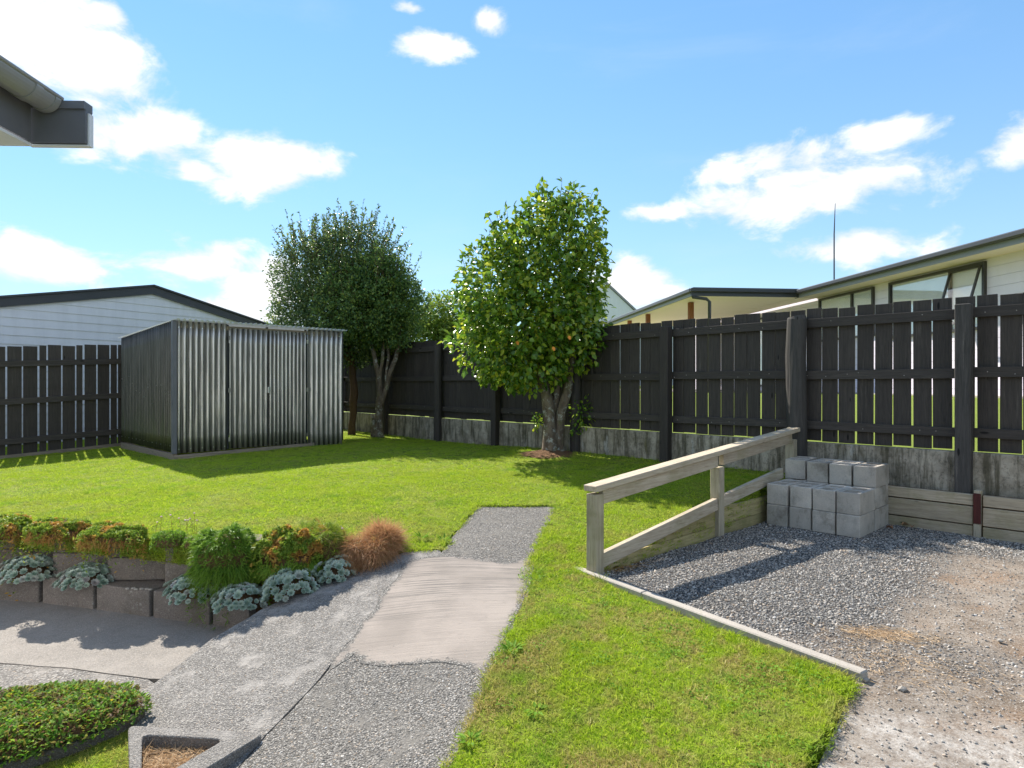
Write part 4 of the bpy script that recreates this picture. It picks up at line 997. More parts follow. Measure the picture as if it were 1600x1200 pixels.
for i, t_ in enumerate(posts_t):
    if abs(t_-1.47) < .01:
        MB().tube([(t_, SG*.085, .0), (t_, SG*.085, .9), (t_+.01, SG*.085, 1.6), (t_-.005, SG*.085, 2.0), (t_, SG*.085, 2.03)], [.108, .105, .10, .098, .09], 16, wob=.12).build('post', M['worn_post'], fence, smooth=False)
    elif i % 2:
        MB().box((t_, SG*.085, 1.0), (.12, .11, 2.06)).build('post', M['worn_post'] if t_ == 0 else M['black_wood'], fence, .006)
    else:
        MB().tube([(t_, SG*.09, .0), (t_, SG*.09, 1.0), (t_, SG*.09, 2.02)], [.075, .072, .07], 12, wob=.08).build('post', M['black_wood'], fence)
nl = MB()
for o_ in [q for q in fence.children if q.name.startswith('paling')]:
    for zc in (1.955, 1.418, .888):
        if random.random() < .4: nl.box((o_.location.x+random.uniform(-.05, .05), SG*.0235, zc+random.uniform(-.02, .02)), (.007, .002, .007))
nl.build('nail_heads', M['strip'], fence, kind='stuff')
tw = empty('retaining_wall', (F0.x, F0.y, 0), RZF, 'low weathered timber board retaining wall at the back of the gravel bay', 'retaining wall')
yb = SG*.165
for (a_, b_) in ((-1.72, -.155), (-.085, 1.75), (-3.3, -1.80)):
    for z0, h in ((-.06, .15), (.094, .163), (.262, .10)):
        MB().box(((a_+b_)/2, yb+random.uniform(-.004, .004), z0+h/2), (b_-a_, .042, h-.006)).build('board', M['grey_board'], tw, .004)
for xx in (-.12, -1.76):
    MB().box((xx, yb, .17), (.05, .075, .46)).build('post', M['rail_wood_v'], tw, .003)
    MB().box((xx, yb+SG*.044, .245), (.052, .012, .26)).build('post_face', M['red_wood'], tw)
    MB().box((xx, yb+SG*.043, .05), (.052, .010, .12)).build('post_face', M['rail_wood_v'], tw)
# fill of soil between boards and concrete
MB().box((-.9, SG*.10, .155), (5.0, .09, .39)).build('soil_fill', M['mulch'], tw)

# ------------------------------------------------------------------ left fence
lf = empty('timber_fence', (LEFTB.x, LEFTB.y, 0), math.atan2(LD.y, LD.x), 'black paling fence with wide and narrow palings left of the corrugated shed', 'fence')
wseq = [.17, .165, .085, .165, .165, .085, .17, .165, .085, .18]; x_ = -.35; i = 0
while x_ < 4.6:
    wd = wseq[i % 10]*random.uniform(.96, 1.03); zb = .29-.058*max(0, x_)+.02; h = 1.66+random.uniform(-.01, .01)
    MB().box((x_+wd/2, 0, zb+h/2), (wd, .02, h)).build('paling', M['black_wood'], lf, .0015); x_ += wd+random.uniform(.016, .03); i += 1
for zc in (1.72, 1.15, .55):
    MB().beam((-.4, .035, zc), (4.6, .035, zc-.26), .045, .09).build('rail', M['black_rail'], lf, .002)
MB().box((2., .0, .17), (4.9, .03, .10), Matrix.Rotation(R(3.2), 3, 'Y')).build('base_board', M['base_wood'], lf)

# ------------------------------------------------------------------ shed
SC = Vector((-4.56, 8.64, 0)); fd = Vector((.70, .714, 0)).normalized()
shed = empty('garden_shed', (SC.x, SC.y, .28), math.atan2(fd.y, fd.x), 'corrugated iron garden shed with double doors and light ribbed roof', 'shed')
# local: x along front to the right, y into the depth (left-back)
SWD, SDP = 2.56, 2.45
def corr_sheet(x0, x1, z0, z1f, pitch=.076, amp=.021, along='x', c=0., ph=0., ns=8, nz=8, name='cladding', m=None, parent=None):
    n = max(2, int((x1-x0)/pitch*ns)); V = []; F = []; VA = []
    for j in range(nz+1):
        for i in range(n+1):
            x_ = x0+(x1-x0)*i/n; o_ = amp*math.sin(2*math.pi*(x_/pitch)+ph)+.004*mnoise.noise(Vector((x_*4, j*.6, ph)))
            z_ = z0+(z1f(x_)-z0)*j/nz
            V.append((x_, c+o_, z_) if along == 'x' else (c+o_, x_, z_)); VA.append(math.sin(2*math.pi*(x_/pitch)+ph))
    for j in range(nz):
        for i in range(n): a = j*(n+1)+i; F.append((a, a+1, a+n+2, a+n+1))
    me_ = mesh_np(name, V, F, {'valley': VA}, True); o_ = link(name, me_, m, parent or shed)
    md = o_.modifiers.new('thick', 'SOLIDIFY'); md.thickness = .0012
    return o_
top_front = 1.90
d0, d1, d2 = .72, 1.30, 1.92
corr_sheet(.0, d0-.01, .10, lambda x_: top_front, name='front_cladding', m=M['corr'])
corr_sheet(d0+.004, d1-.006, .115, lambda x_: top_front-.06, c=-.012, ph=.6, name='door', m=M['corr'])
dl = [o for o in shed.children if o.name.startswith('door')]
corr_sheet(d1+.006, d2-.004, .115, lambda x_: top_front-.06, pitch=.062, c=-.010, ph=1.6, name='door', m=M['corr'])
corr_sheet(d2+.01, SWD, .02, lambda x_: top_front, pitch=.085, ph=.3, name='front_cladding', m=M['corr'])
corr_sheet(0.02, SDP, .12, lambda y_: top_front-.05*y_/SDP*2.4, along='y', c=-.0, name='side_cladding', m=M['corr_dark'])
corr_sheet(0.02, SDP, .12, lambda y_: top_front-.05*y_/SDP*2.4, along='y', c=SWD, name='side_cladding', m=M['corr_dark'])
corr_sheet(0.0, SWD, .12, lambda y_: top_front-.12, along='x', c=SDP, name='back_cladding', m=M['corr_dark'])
MB().box((-.004, -.028, 1.0), (.055, .006, 1.80)).build('corner_flashing', M['eavegrey'], shed)
MB().box((-.026, .008, 1.0), (.004, .05, 1.80)).build('corner_flashing', M['eavegrey'], shed)
for xx in (d0, d1, d2):
    MB().box((xx, .03, 1.0), (.03, .02, 1.78)).build('door_stile', M['charcoal'], shed)
MB().box((SWD/2, .03, top_front-.06), (SWD, .03, .06)).build('head_rail', M['base_wood'], shed)
hn = 0
for xx in (d0, d2):
    for zz in (.25, .95, 1.7):
        MB().box((xx, -.034, zz), (.03, .006, .06)).build('hinge', M['corr'], shed)
MB().box((d1+.0, -.036, .95), (.035, .012, .09)).build('door_bolt', M['screw'], shed, .002)
scr = MB()
for xx in np.arange(.05, SWD, .152): scr.box((xx, -.022, .155 if xx < d2 else .08), (.012, .006, .012)); scr.box((xx, -.022, top_front-.09), (.012, .006, .012))
for yy in np.arange(.1, SDP, .19):
    for zz in (.2, .7+.5*random.random()): scr.box((-.02, yy, zz), (.006, .011, .011))
scr.build('screws', M['screw'], shed)
MB().box((SWD/2-.26, .01, .01), (SWD-.50, .06, .17), Matrix.Rotation(R(-1.2), 3, 'Y')).build('base_board', M['base_wood'], shed, .004)
MB().box((.01, SDP/2, .01), (.06, SDP, .17)).build('base_board', M['base_wood'], shed, .004)
# roof: corrugations run front to back
V = []; F = []; nx = 250; ny = 6
for j in range(ny+1):
    y_ = -.10+(SDP+.2)*j/ny; z_ = top_front+.012-.05*y_/SDP*2.2
    for i in range(nx+1):
        x_ = -.03+(SWD+.06)*i/nx; V.append((x_, y_, z_+.012*math.sin(2*math.pi*x_/.076)))
for j in range(ny):
    for i in range(nx): a = j*(nx+1)+i; F.append((a, a+1, a+nx+2, a+nx+1))
o = link('roof', mesh_np('roof', V, F, None, True), M['roofsheet'], shed); md = o.modifiers.new('thick', 'SOLIDIFY'); md.thickness = .0015

# ------------------------------------------------------------------ trees
def branchy(parent, stems, m, k_r=1.):
    mb = MB()
    for pts, rr in stems: 
        P_ = [Vector(p) for p in pts]; out = []; ro = []
        for i in range(len(P_)-1):
            for k_ in range(4):
                s_ = k_/4; q = P_[i].lerp(P_[i+1], s_); q += Vector((mnoise.noise(q*3.1), mnoise.noise(q*3.1+Vector((7, 0, 0))), 0))*.022
                out.append(q); ro.append(rr[i]*(1-s_)+rr[i+1]*s_)
        out.append(P_[-1]); ro.append(rr[-1]); mb.tube(out, [q_*k_r for q_ in ro], 10, wob=.22)
    return mb.build('trunk', m, parent, smooth=True)
def crown(parent, lobes, n, L, Wd, m, rr, shoots=0, shoot_len=.4, inner=.5, down=.3, droopf=.0, clump=.0, sh_lobes=None, nzamp=.24):
    P_ = []; D_ = []; N_ = []
    vol = np.array([a[3]*a[4]*a[5] for a in lobes]); vol = vol**.7/np.sum(vol**.7)
    idx = rr.choice(len(lobes), n, p=vol); lb = np.array(lobes)[idx]
    d = unit(rr.normal(size=(n, 3))); q = inner+(1-inner)*rr.random(n)**.6
    nz = np.array([mnoise.noise(Vector((a, b, c))*2.6) + .6*mnoise.noise(Vector((a, b, c))*6.5) for a, b, c in d*lb[:, 3:6]+lb[:, :3]])
    q = q*(1+nzamp*nz)
    p = lb[:, :3]+d*lb[:, 3:6]*q[:, None]
    # clump leaves to twig ends: thin out by 3D noise, gives gaps
    keep = np.array([mnoise.noise(Vector((a, b, c))*5.2) for a, b, c in p])+rr.random(n)*.9 > clump
    p = p[keep]; d = d[keep]
    out = unit(d+rr.normal(size=d.shape)*.65+np.array([0, 0, -down])); nr = unit(d*.7+rr.normal(size=d.shape)*.55+np.array([0, 0, .6]))
    P_.append(p); D_.append(out); N_.append(nr)
    tw_ = MB()
    sl = lobes if sh_lobes is None else sh_lobes
    for _ in range(shoots):
        l = sl[rr.integers(len(sl))]; dd = rr.normal(size=3); dd[2] = abs(dd[2])*1.3+.2; dd /= np.linalg.norm(dd)
        b0 = np.array(l[:3])+dd*np.array(l[3:6])*.9; ln = shoot_len*(.4+.8*rr.random()); dr = dd*.6+np.array([0, 0, .8])+rr.normal(size=3)*.15; dr /= np.linalg.norm(dr)
        tw_.tube([tuple(b0-dr*.1), tuple(b0+dr*ln)], [.005, .002], 3, cap=False)
        k_ = int(ln/(L*.42)); tt = rr.random(k_)
        pp_ = b0+dr*(tt*ln)[:, None]; o_ = unit(rr.normal(size=(k_, 3))+dr*.7)
        P_.append(pp_); D_.append(o_); N_.append(unit(rr.normal(size=(k_, 3))+np.array([0, 0, 1])))
    p = np.concatenate(P_); dd = np.concatenate(D_); nr = np.concatenate(N_); n = len(p)
    v, f, at = leaves(p, dd, nr, L*(.6+.7*rr.random(n)), Wd*(.7+.6*rr.random(n)), rr, .22)
    o = link('crown', mesh_np('crown', v, f, at), m, parent)
    if shoots: tw_.build('twigs', M['bark2'], parent, kind='stuff')
    return o
# camellia
tz = .37; tc = Vector((.56, 8.85, tz))
cam_t = empty('camellia_tree', tc, 0, 'glossy green camellia tree with rounded crown and mottled forked trunk before the fence', 'tree')
stems = [([(-.02, 0, -.08), (-.03, 0, .15), (-.05, .0, .55), (-.12, 0, .95), (-.28, .0, 1.35), (-.45, .05, 2.0)], [.15, .115, .10, .075, .06, .03]),
         ([(.06, .03, -.08), (.08, .03, .2), (.12, .03, .55), (.20, .02, .85), (.27, 0, 1.25), (.38, 0, 2.0)], [.13, .09, .08, .07, .055, .03]),
         ([(.03, .08, -.08), (.05, .09, .5), (.06, .12, 1.1), (.05, .15, 2.2)], [.08, .07, .06, .03]),
         ([(-.12, 0, .95), (-.02, -.05, 1.35), (.02, -.1, 2.1)], [.05, .045, .02])]
branchy(cam_t, stems, M['bark'], .85)
lb = [(-.18, 0, 2.15, 1.03, .85, .95), (-.30, 0, 1.6, .98, .80, .62), (.12, .0, 2.75, .78, .72, .88), (.1, 0, 2.0, .82, .8, .75), (-.62, -.05, 2.35, .55, .5, .75), (.42, 0, 1.65, .55, .55, .55), (-.45, -.1, 1.2, .45, .4, .28), (-.15, -.05, 1.15, .5, .4, .30), (.44, .0, 3.2, .46, .45, .50), (.10, 0, 3.32, .36, .35, .42), (-.38, 0, 3.0, .30, .3, .36), (.60, 0, 2.5, .34, .4, .5)]
lb = [(a-.17, b, c*.965, d*1.02, e, f*.95) for a, b, c, d, e, f in lb]
crown(cam_t, lb, 19000, .092, .056, M['camellia'], np.random.default_rng(5), 130, .24, .50, .25, clump=.24)
crown(cam_t, [(.42, .05, .55, .16, .14, .28), (-.22, .0, .42, .12, .12, .14), (.35, .1, .3, .12, .12, .16)], 260, .06, .032, M['camellia'], np.random.default_rng(8), 0, .1, .1).name = 'sucker_foliage'
for (a, b, c) in ((-.05, -.84, 1.42), (.15, -.82, 1.56), (-.5, -.74, 1.5),):
    aa = leaves(np.array([[a, b, c]]), np.array([[.3, -.3, -.9]]), np.array([[0., -1, .3]]), np.array([.065]), np.array([.045]), RNG)
    link('orange_leaf', mesh_np('orange_leaf', aa[0], aa[1], aa[2]), M['fruit'], cam_t)
# mulch ring
bm = bmesh.new(); bmesh.ops.create_circle(bm, cap_ends=False, radius=.46, segments=40)
vs = list(bm.verts); c_ = bm.verts.new((0, 0, .07))
for v_ in vs: v_.co *= 1+.25*mnoise.noise(v_.co*4); v_.co.z = -.01
for i in range(len(vs)): bm.faces.new((vs[i], vs[(i+1) % len(vs)], c_))
bmesh.ops.subdivide_edges(bm, edges=list(bm.edges), cuts=3, use_grid_fill=True)
for v_ in bm.verts: v_.co.z += .02*mnoise.noise(v_.co*14)
me_ = bpy.data.meshes.new('tree_mulch'); bm.to_mesh(me_); bm.free()
o = link('tree_mulch', me_, M['mulch']); o.location = (tc.x, tc.y, float(LAWN(tc.x, tc.y)[0])); tag(o, kind='structure')
# front small-leaved tree (right lobe, slender forked stems)
t1 = empty('small_leaved_tree', (-2.50, 12.0, .32), 0, 'dark small-leaved tree with slender pale forked stems, right of the pair by the shed', 'tree')
stems = [([(0, 0, -.08), (0, 0, .3), (.02, 0, .8), (.0, 0, 1.15), (-.10, 0, 1.6), (-.28, 0, 2.1)], [.17, .105, .085, .07, .05, .03]),
         ([(.02, 0, .55), (.14, 0, .95), (.27, 0, 1.35), (.38, 0, 1.7), (.42, .05, 2.3)], [.07, .065, .06, .055, .03]),
         ([(0, 0, 1.0), (.06, 0, 1.4), (.10, .02, 1.8), (.12, .05, 2.5)], [.05, .045, .04, .02]),
         ([(.12, 0, .95), (.18, 0, 1.5), (.16, 0, 1.8), (.3, 0, 2.3)], [.035, .035, .03, .02]),
         ([(-.02, 0, 1.2), (-.12, .03, 1.7), (-.06, 0, 2.2)], [.035, .03, .02]),
         ([(-.08, 0, -.05), (-.10, 0, .15), (-.11, 0, .42)], [.09, .06, .03])]
branchy(t1, stems, M['bark'], .72)
lb = [(.08, 0, 2.4, .85, .8, .72), (-.35, 0, 2.5, .9, .9, .8), (.2, 0, 2.7, .6, .6, .65), (.38, 0, 2.15, .48, .5, .45), (-.1, 0, 2.95, .65, .6, .55), (-.1, 0, 2.0, .7, .5, .35)]
crown(t1, lb, 40000, .058, .032, M['smallleaf2'], np.random.default_rng(15), 140, .38, .4, .1, clump=.27)
t2 = empty('small_leaved_tree', (-3.22, 12.55, .32), 0, 'broad dark feathery-topped tree behind the shed, left of the pair', 'tree')
branchy(t2, [([(.06, 0, -.1), (.10, 0, .3), (.12, 0, .8), (.08, 0, 1.5), (0, 0, 2.4)], [.08, .065, .075, .065, .04]), ([(.1, 0, 1.4), (-.4, 0, 2.2), (-.8, 0, 3.0)], [.07, .06, .03])], M['bark2'])
lb = [(-.15, 0, 2.85, 1.25, 1.0, 1.05), (-.3, 0, 2.3, 1.2, .95, .75), (.1, 0, 3.35, .9, .8, .8), (-.7, 0, 3.2, .75, .7, .75), (.35, 0, 2.2, .9, .8, .8), (.0, 0, 1.75, .75, .6, .45), (-1.0, 0, 2.2, .6, .6, .5)]
crown(t2, lb, 60000, .060, .030, M['smallleaf'], np.random.default_rng(16), 380, .5, .4, .1, clump=.25, sh_lobes=lb[:5])
# trees behind the fence
for (x_, y_, zz, s_, lab, mm) in ((-1.95, 16.2, .9, 1., 'loose lime green tree seen over the fence between the two yard trees', 'lime'), (-1.0, 17.5, .9, .9, 'yellow-green shrub top beyond the fence left of the camellia', 'lime')):
    tt_ = empty('background_tree', (x_, y_, zz), 0, lab, 'tree', 'trees beyond the fence')
    branchy(tt_, [([(0, 0, -.3), (0, 0, .8), (.1, 0, 1.8)], [.1, .08, .03])], M['bark2'])
    crown(tt_, [(0, 0, 1.5, 1.0*s_, .8, .9*s_), (.3*s_, 0, 2.1, .8*s_, .6, .7), (-.5, 0, 1.4, .8, .6, .8), (.7, 0, 1.3, .8, .6, .8)], 15000, .10, .05, M[mm], np.random.default_rng(int(abs(x_)*10)), 50, .4, .4, .2, clump=.15)

# ------------------------------------------------------------------ garage with gable beyond the left fence
gd_ = Vector((.514, .857, 0)).normalized(); gn = Vector((gd_.y, -gd_.x, 0))
ga = empty('garage', (-7.88, 14.0, .1), math.atan2(gd_.y, gd_.x), 'white weatherboard gabled garage with charcoal bargeboards behind the left fence', 'garage')
# local x along wall, z up, apex at x=0; yard side is -y
AP = 3.20; PT = .205; GW = 4.3
z_ = 0.; i = 0
while z_ < AP-.03:
    z1 = min(z_+.165, AP-.02)
    def xw(z): return min(GW, (AP-z)/PT)
    a0_, a1_ = xw(z_), xw(z1)
    poly = [(-a0_, 0, z_), (a0_, 0, z_)]
    zc = AP-GW*PT
    if z_ < zc < z1: poly += [(GW, 0, zc)]
    poly += [(a1_, 0, z1), (-a1_, 0, z1)]
    if z_ < zc < z1: poly += [(-GW, 0, zc)]
    b_ = MB().prism(poly, (0, .03, 0)); 
    # tilt: bottom edge proud
    b_.v = [(p[0], p[1]-.014*(1-(p[2]-z_)/.165), p[2]) for p in b_.v]
    b_.build('weatherboard', M['white'], ga); z_ += .163
MB().prism([(-GW, .031, 0), (GW, .031, 0), (GW, .031, AP-GW*PT), (0, .031, AP-.01), (-GW, .031, AP-GW*PT)], (0, 6, 0)).build('wall', M['white'], ga)
for s_ in (-1, 1):
    MB().prism([(0, -.06, AP-.02), (s_*(GW+.4), -.06, AP-.02-(GW+.4)*PT), (s_*(GW+.4), -.06, AP+.15-(GW+.4)*PT), (0, -.06, AP+.15)], (0, .04, 0)).build('bargeboard', M['charcoal'], ga)
    MB().prism([(0, -.10, AP+.153), (s_*(GW+.45), -.10, AP+.153-(GW+.45)*PT), (s_*(GW+.45), -.10, AP+.19-(GW+.45)*PT), (0, -.10, AP+.19)], (0, 6.3, 0)).build('roof', M['roofiron'], ga)

# ------------------------------------------------------------------ neighbour's house on the right
hd = Vector((-.0965, 1, 0)).normalized()
nhs = empty('neighbour_house', (8.6, 10.0, 1.05), math.atan2(hd.y, hd.x), 'white single-storey house with dark gutter and veranda roof behind the black fence', 'house')
# local x away along wall, +y toward the yard (left)
z_ = 0
while z_ < 2.5:
    MB().box((5.0, 0, z_+.0895), (22, .022, .176)).build('weatherboard', M['white2'], nhs); z_ += .18
MB().box((5.0, -3.02, 1.25), (22, 6, 2.5)).build('wall', M['dark'], nhs)
MB().box((0, .3, 2.505), (13.4, .60, .012)).build('soffit', M['soffit'], nhs)
MB().box((0, .61, 2.555), (13.4, .02, .15)).build('fascia', M['fasciagrey'], nhs)
MB().box((0, .68, 2.625), (13.4, .12, .10)).build('gutter', M['guttr_dark'], nhs, .02)
MB().prism([(-6.7, .66, 2.67), (-6.7, -4.6, 4.05), (-6.7, -4.6, 3.95), (-6.7, .66, 2.63)], (13.4, 0, 0)).build('roof', M['roofiron'], nhs)
MB().prism([(6.72, -.2, 2.86), (6.72, -4.6, 4.05), (6.72, -4.6, 3.95), (6.72, -.2, 2.62)], (10, 0, 0)).build('roof', M['roofiron'], nhs)
def window(x0, x1, z0, z1, mull=None, sash=None):
    f_ = MB(); y = .035
    for a_, b_, c_, d_ in ((x0, x1, z0, z0+.05), (x0, x1, z1-.05, z1), (x0, x0+.05, z0+.05, z1-.05), (x1-.05, x1, z0+.05, z1-.05)): f_.box(((a_+b_)/2, y, (c_+d_)/2), (b_-a_, .07, d_-c_))
    if mull: f_.box((mull, y, (z0+z1)/2), (.05, .07, z1-z0-.1))
    w_ = f_.build('window', M['bronze'], nhs)
    if sash:
        MB().box(((x0+mull)/2 if sash == 'n' else (x1+mull)/2, .03, (z0+z1)/2), (abs((mull-x0) if sash == 'n' else (x1-mull))-.05, .006, z1-z0-.1)).build
    a_, b_ = (x0+.05, x1-.05) if not sash else (mull+.025, x1-.05)
    MB().box(((a_+b_)/2, .036, (z0+z1)/2), (b_-a_, .006, z1-z0-.1)).build('pane', M['glass'], w_)
    bl = MB(); xx = x0+.08
    while xx < x1-.08: bl.box((xx, .020, (z0+z1)/2+.0), (.074, .002, z1-z0-.12), Matrix.Rotation(R(14), 3, 'Z')); xx += .088
    bl.build('blind', M['blind'], w_)
    if sash:
        # awning sash hinged at the top, pushed out at the bottom
        sx0, sx1 = x0+.05, mull-.025; H_ = z1-z0-.12; th = R(17)
        mt = Matrix.Rotation(th, 3, 'X'); top = Vector(((sx0+sx1)/2, .075, z1-.06)); f2 = MB()
        def lp(u_, v_): return top+mt @ Vector((u_, 0, -v_))
        wdt = sx1-sx0
        for (u_, v_, du, dv) in ((0, .02, wdt, .04), (0, H_-.02, wdt, .04), (-wdt/2+.02, H_/2, .04, H_-.08), (wdt/2-.02, H_/2, .04, H_-.08)):
            f2.box(tuple(lp(u_, v_)), (du, .03, dv), mt)
        f2.build('sash', M['bronze'], w_)
        MB().box(tuple(lp(0, H_/2)), (wdt-.08, .006, H_-.08), mt).build('pane', M['glass'], w_)
window(1.40, 3.9, 1.25, 2.46, 2.2, 'n'); window(4.42, 6.55, 1.35, 2.46, 5.2); window(9.0, 11.2, .2, 2.3, 10.1)
# veranda roof
VX = 6.55
MB().prism([(VX, .62, 2.50), (VX, 3.38, 2.50), (VX+8.3, 3.38, 2.50), (VX+8.3, .62, 2.50)], (0, 0, .012)).build('veranda_ceiling', M['cream'], nhs)
MB().prism([(VX+.1, .05, 2.50), (VX+.1, .60, 2.50), (VX+8.3, .60, 2.50), (VX+8.3, .05, 2.50)], (0, 0, .012)).build('veranda_ceiling', M['cream'], nhs)
MB().box((VX-.02, 2.03, 2.59), (.03, 2.85, .19)).build('veranda_fascia', M['charcoal'], nhs)
MB().box((VX-.08, 2.03, 2.64), (.09, 2.95, .09)).build('veranda_gutter', M['guttr_dark'], nhs, .01)
MB().box((VX+4.2, 3.41, 2.58), (8.4, .03, .15)).build('veranda_fascia', M['fasciagrey'], nhs)
MB().box((VX+4.2, 3.47, 2.64), (8.5, .10, .09)).build('veranda_gutter', M['guttr_dark'], nhs, .01)
MB().box((VX+4.2, 2.0, 2.70), (8.4, 2.8, .04)).build('veranda_roof', M['roofiron'], nhs)
MB().tube([(VX+.02, 3.44, 2.58), (VX+.02, 3.40, 2.47), (VX-.05, 3.08, 2.42), (VX-.06, 3.0, 2.35), (VX-.06, 3.0, 0)], .042, 10).build('downpipe', M['guttr_dark'], nhs, smooth=True)
for (px_, py_) in ((VX+1.2, 3.0), (VX+4.2, 3.25), (VX+6.3, 3.25)):
    MB().box((px_, py_, 1.24), (.13, .13, 2.5)).build('veranda_post', M['brown_post'], nhs, .005)
mb = MB().tube([(0, 0, 0), (.0, 0, 3.7), (.03, 0, 5.0)], [.022, .018, .008], 6); o = mb.build('aerial_mast', M['charcoal'])
o.location = (9.06, 18.0, 3.1); o.scale = (1, 1, .66); tag(o, 'thin tall aerial mast rising above the neighbouring house roof', 'aerial')
# far white house
fh = empty('far_house', (7.1, 44, 1.2), R(12), 'distant white gabled house glimpsed between the camellia and the veranda', 'house')
MB().prism([(-4.8, 0, 0), (3.0, 0, 0), (3.0, 0, 3.8), (-1.2, 0, 7.4), (-4.8, 0, 4.4)], (0, 6, 0)).build('wall', M['white'], fh)
MB().prism([(3.01, 1, 0), (5.0, 1, 0), (5.0, 1, 4.4), (3.01, 1, 5.2)], (0, 5, 0)).build('wall', M['white'], fh)
MB().prism([(-1.2, -.1, 7.42), (3.3, -.1, 3.6), (3.3, -.1, 3.75), (-1.2, -.1, 7.6)], (0, 6.2, 0)).build('roof', M['fasciagrey'], fh)
for zz in (3.9, 2.5):
    wf = MB().box((-.35, -.03, zz), (1.1, .05, 1.1)).build('window', M['white2'], fh)
    for s_ in (-1, 1): MB().box((-.35, -.07, zz+s_*.27), (.95, .03, .45)).build('pane', M['dark'], wf)

# ------------------------------------------------------------------ our own house corner, upper left
own = empty('house', (-2.75, 2.9, -.33), R(2), 'corner of the near house with grey gutter and slate fascia above the patio', 'house')
def oz(p): return p
EZ = 2.80
MB().box((-2.5, -4.1, 1.3), (5, 7.8, 2.6)).build('wall', M['white'], own)
MB().box((.28, -3.9, EZ-.06), (.56, 7.8, .012)).build('soffit', M['white'], own)
MB().box((.545, -3.9, EZ+.055), (.022, 7.8, .20)).build('fascia', M['eavegrey'], own)
# half-round gutter
def halfround(y0, y1, r_, cx_, cz_, th=.003, n=14):
    mb = MB(); V0 = []
    for k_ in range(n+1): a = math.pi+math.pi*k_/n; V0.append((cx_+math.cos(a)*r_, cz_+math.sin(a)*r_))
    for k_ in range(n+1): a = 2*math.pi-math.pi*k_/n; V0.append((cx_+math.cos(a)*(r_-th), cz_+math.sin(a)*(r_-th)))
    mb.prism([(p[0], y0, p[1]) for p in V0], (0, y1-y0, 0)); return mb
gx, gzz = .625, EZ+.155
halfround(-7.8, -.02, .064, gx, gzz).build('gutter', M['gutter'], own)
halfround(-.16, -.115, .069, gx, gzz, .006).build('gutter_joiner', M['gutter'], own)
halfround(-.035, .0, .068, gx, gzz, .066).build('gutter_end', M['gutter'], own)
MB().tube([(gx+.064, -7.8, gzz+.002), (gx+.064, .01, gzz+.002)], .009, 8).build('gutter_lip', M['gutter'], own)
MB().prism([(.60, 7.8*-1, EZ+.19), (.60, .05, EZ+.19), (-2.5, .05, EZ+1.0), (-2.5, -7.8, EZ+1.0)], (0, 0, .02)).build('roof', M['roofiron'], own)
ex = MB().box((.66, .04, EZ+0.035), (.26, .05, .155)).build('barge_end', M['eavegrey'], own)
MB().box((.66, .035, EZ+0.130), (.262, .062, .035)).build('flashing', M['eavegrey'], own)
MB().box((.7945, .045, EZ+0.025), (.008, .03, .15)).build('end_trim', M['white'], own)
MB().box((.66, .04, EZ-0.049), (.27, .03, .006)).build('end_trim', M['white'], own)

# ------------------------------------------------------------------ small things
def weed(label, c, n, L, seed, h=.5):
    rr = np.random.default_rng(seed); t_ = empty('weed', c, 0, label, 'weed', 'broad-leaved weeds in the near lawn')
    a = rr.random(n)*6.283; base = np.c_[np.cos(a)*.02, np.sin(a)*.02, np.zeros(n)]
    d = unit(np.c_[np.cos(a), np.sin(a), h*rr.random(n)+.1]); nr = unit(np.c_[rr.normal(size=(n, 2))*.2, np.ones(n)])
    v, f, at = leaves(base, d, nr, L*(.5+.8*rr.random(n)), L*.28*(.7+.6*rr.random(n)), rr); link('leaf_rosette', mesh_np('leaf_rosette', v, f, at), M['weed'], t_)
def onlawn(px, py):
    z = 0.
    for _ in range(30): a, b, _ = P(px, py, z); z = z*.5+.5*float(LAWN(a, b)[0])
    return (a, b, z+.01)
weed('leafy bright weed where the near lawn meets the middle of the path', onlawn(800, 1018), 26, .06, 1)
weed('flat pale weed in the near lawn lower right of the path', onlawn(838, 1112), 12, .045, 2, .2)
weed('small leafy tuft at the lawn edge near the bottom of the path', onlawn(735, 1160), 18, .045, 3)
weed('pale grassy weed at the lawn edge beside the top of the ramp', onlawn(660, 842), 16, .06, 4, 1.2)
weed('tall leafy weed at the grass corner beside the concrete patch top', onlawn(693, 845), 16, .045, 5, 1.)
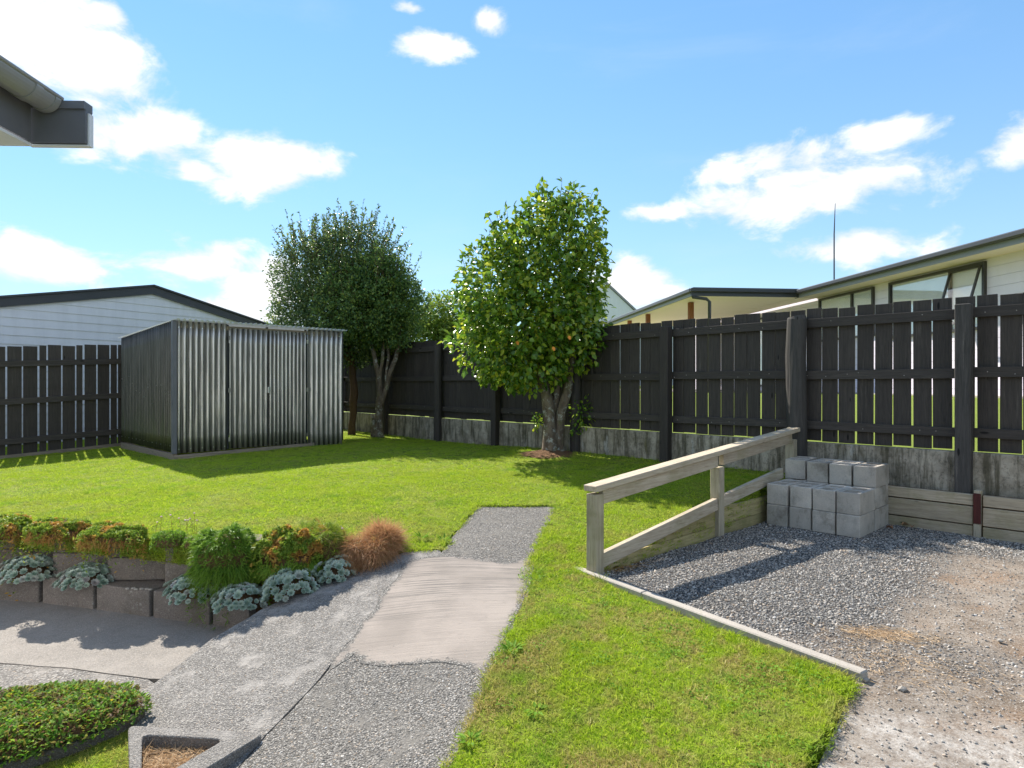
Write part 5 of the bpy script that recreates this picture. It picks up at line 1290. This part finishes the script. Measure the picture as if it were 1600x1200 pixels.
# straw on the gravel
def straw(name, label, c, rx, ry, n, L, seed, m='straw', rot=0):
    rr = np.random.default_rng(seed); q = rr.normal(size=(n, 2))*np.array([rx, ry]); cs, sn = math.cos(rot), math.sin(rot)
    x_ = c[0]+q[:, 0]*cs-q[:, 1]*sn; y_ = c[1]+q[:, 0]*sn+q[:, 1]*cs; z = gz(x_, y_)+.008+.012*rr.random(n)
    a = rr.random(n)*6.283; d = unit(np.c_[np.cos(a), np.sin(a), .12*rr.random(n)])
    v, f, at = blades(np.c_[x_, y_, z], d, L*(.4+.9*rr.random(n)), np.full(n, .0022), np.c_[rr.normal(size=(n, 2))*.012, -.004*np.ones(n)], rr)
    o_ = link(name, mesh_np(name, v, f, at), M[m]); tag(o_, label, 'dry grass', kind='stuff')
c_ = P(1385, 995, 0); straw('dry_grass', 'mat of dry straw-coloured grass lying on the gravel at the drive edge', c_, .13, .05, 650, .05, 1, rot=-.2)
c_ = P(1370, 1030, 0); straw('dry_grass', 'thin scatter of dry grass behind the tip of the concrete edging', c_, .14, .12, 350, .04, 2)
c_ = P(1470, 1060, -.02); straw('dry_grass', 'loose dry grass stalks on the brown soil of the drive', c_, .16, .12, 320, .04, 3)
c_ = P(975, 890, 0); straw('dry_grass', 'dry brown debris at the foot of the front railing post', (c_[0], c_[1], 0), .10, .04, 200, .05, 4, 'rust', .7)
for i, (px_, py_, lab) in enumerate(((1408, 822, 'dry brown leaf lying by the foot of the block stack'), (1425, 826, 'dry brown leaf in the shade behind the block stack corner'), (1396, 828, 'curled dry leaf closest to the block stack corner'))):
    c_ = P(px_, py_, .01)
    aa = leaves(np.array([[0, 0, 0.01]]), np.array([[math.cos(i), math.sin(i), .1]]), np.array([[.1, .1, 1.]]), np.array([.07]), np.array([.045]), RNG, .5)
    o = link('dry_leaf', mesh_np('dry_leaf', *aa), M['dryleaf']); o.location = c_; tag(o, lab, 'leaf', 'dry leaves by the block stack')
for px_, py_, s_, lab, mm in ((1203, 822, .022, 'small pinkish stone at the foot of the block nearest the railing', 'strip'), (1410, 1072, .022, 'pale grey stone on the brown soil near the tip of the edging', 'strip'), (1563, 1004, .020, 'small flat white stone on the brown soil at the right', 'strip'), (1352, 1060, .024, 'pale stone beside the tip of the concrete edging', 'strip')):
    q_ = pebble(s_); q_.materials.clear(); o = link('stone', q_, M[mm]); x0_, y0_, _ = P(px_, py_, 0); o.location = (x0_, y0_, float(gz(x0_, y0_))+.01); tag(o, lab, 'stone')
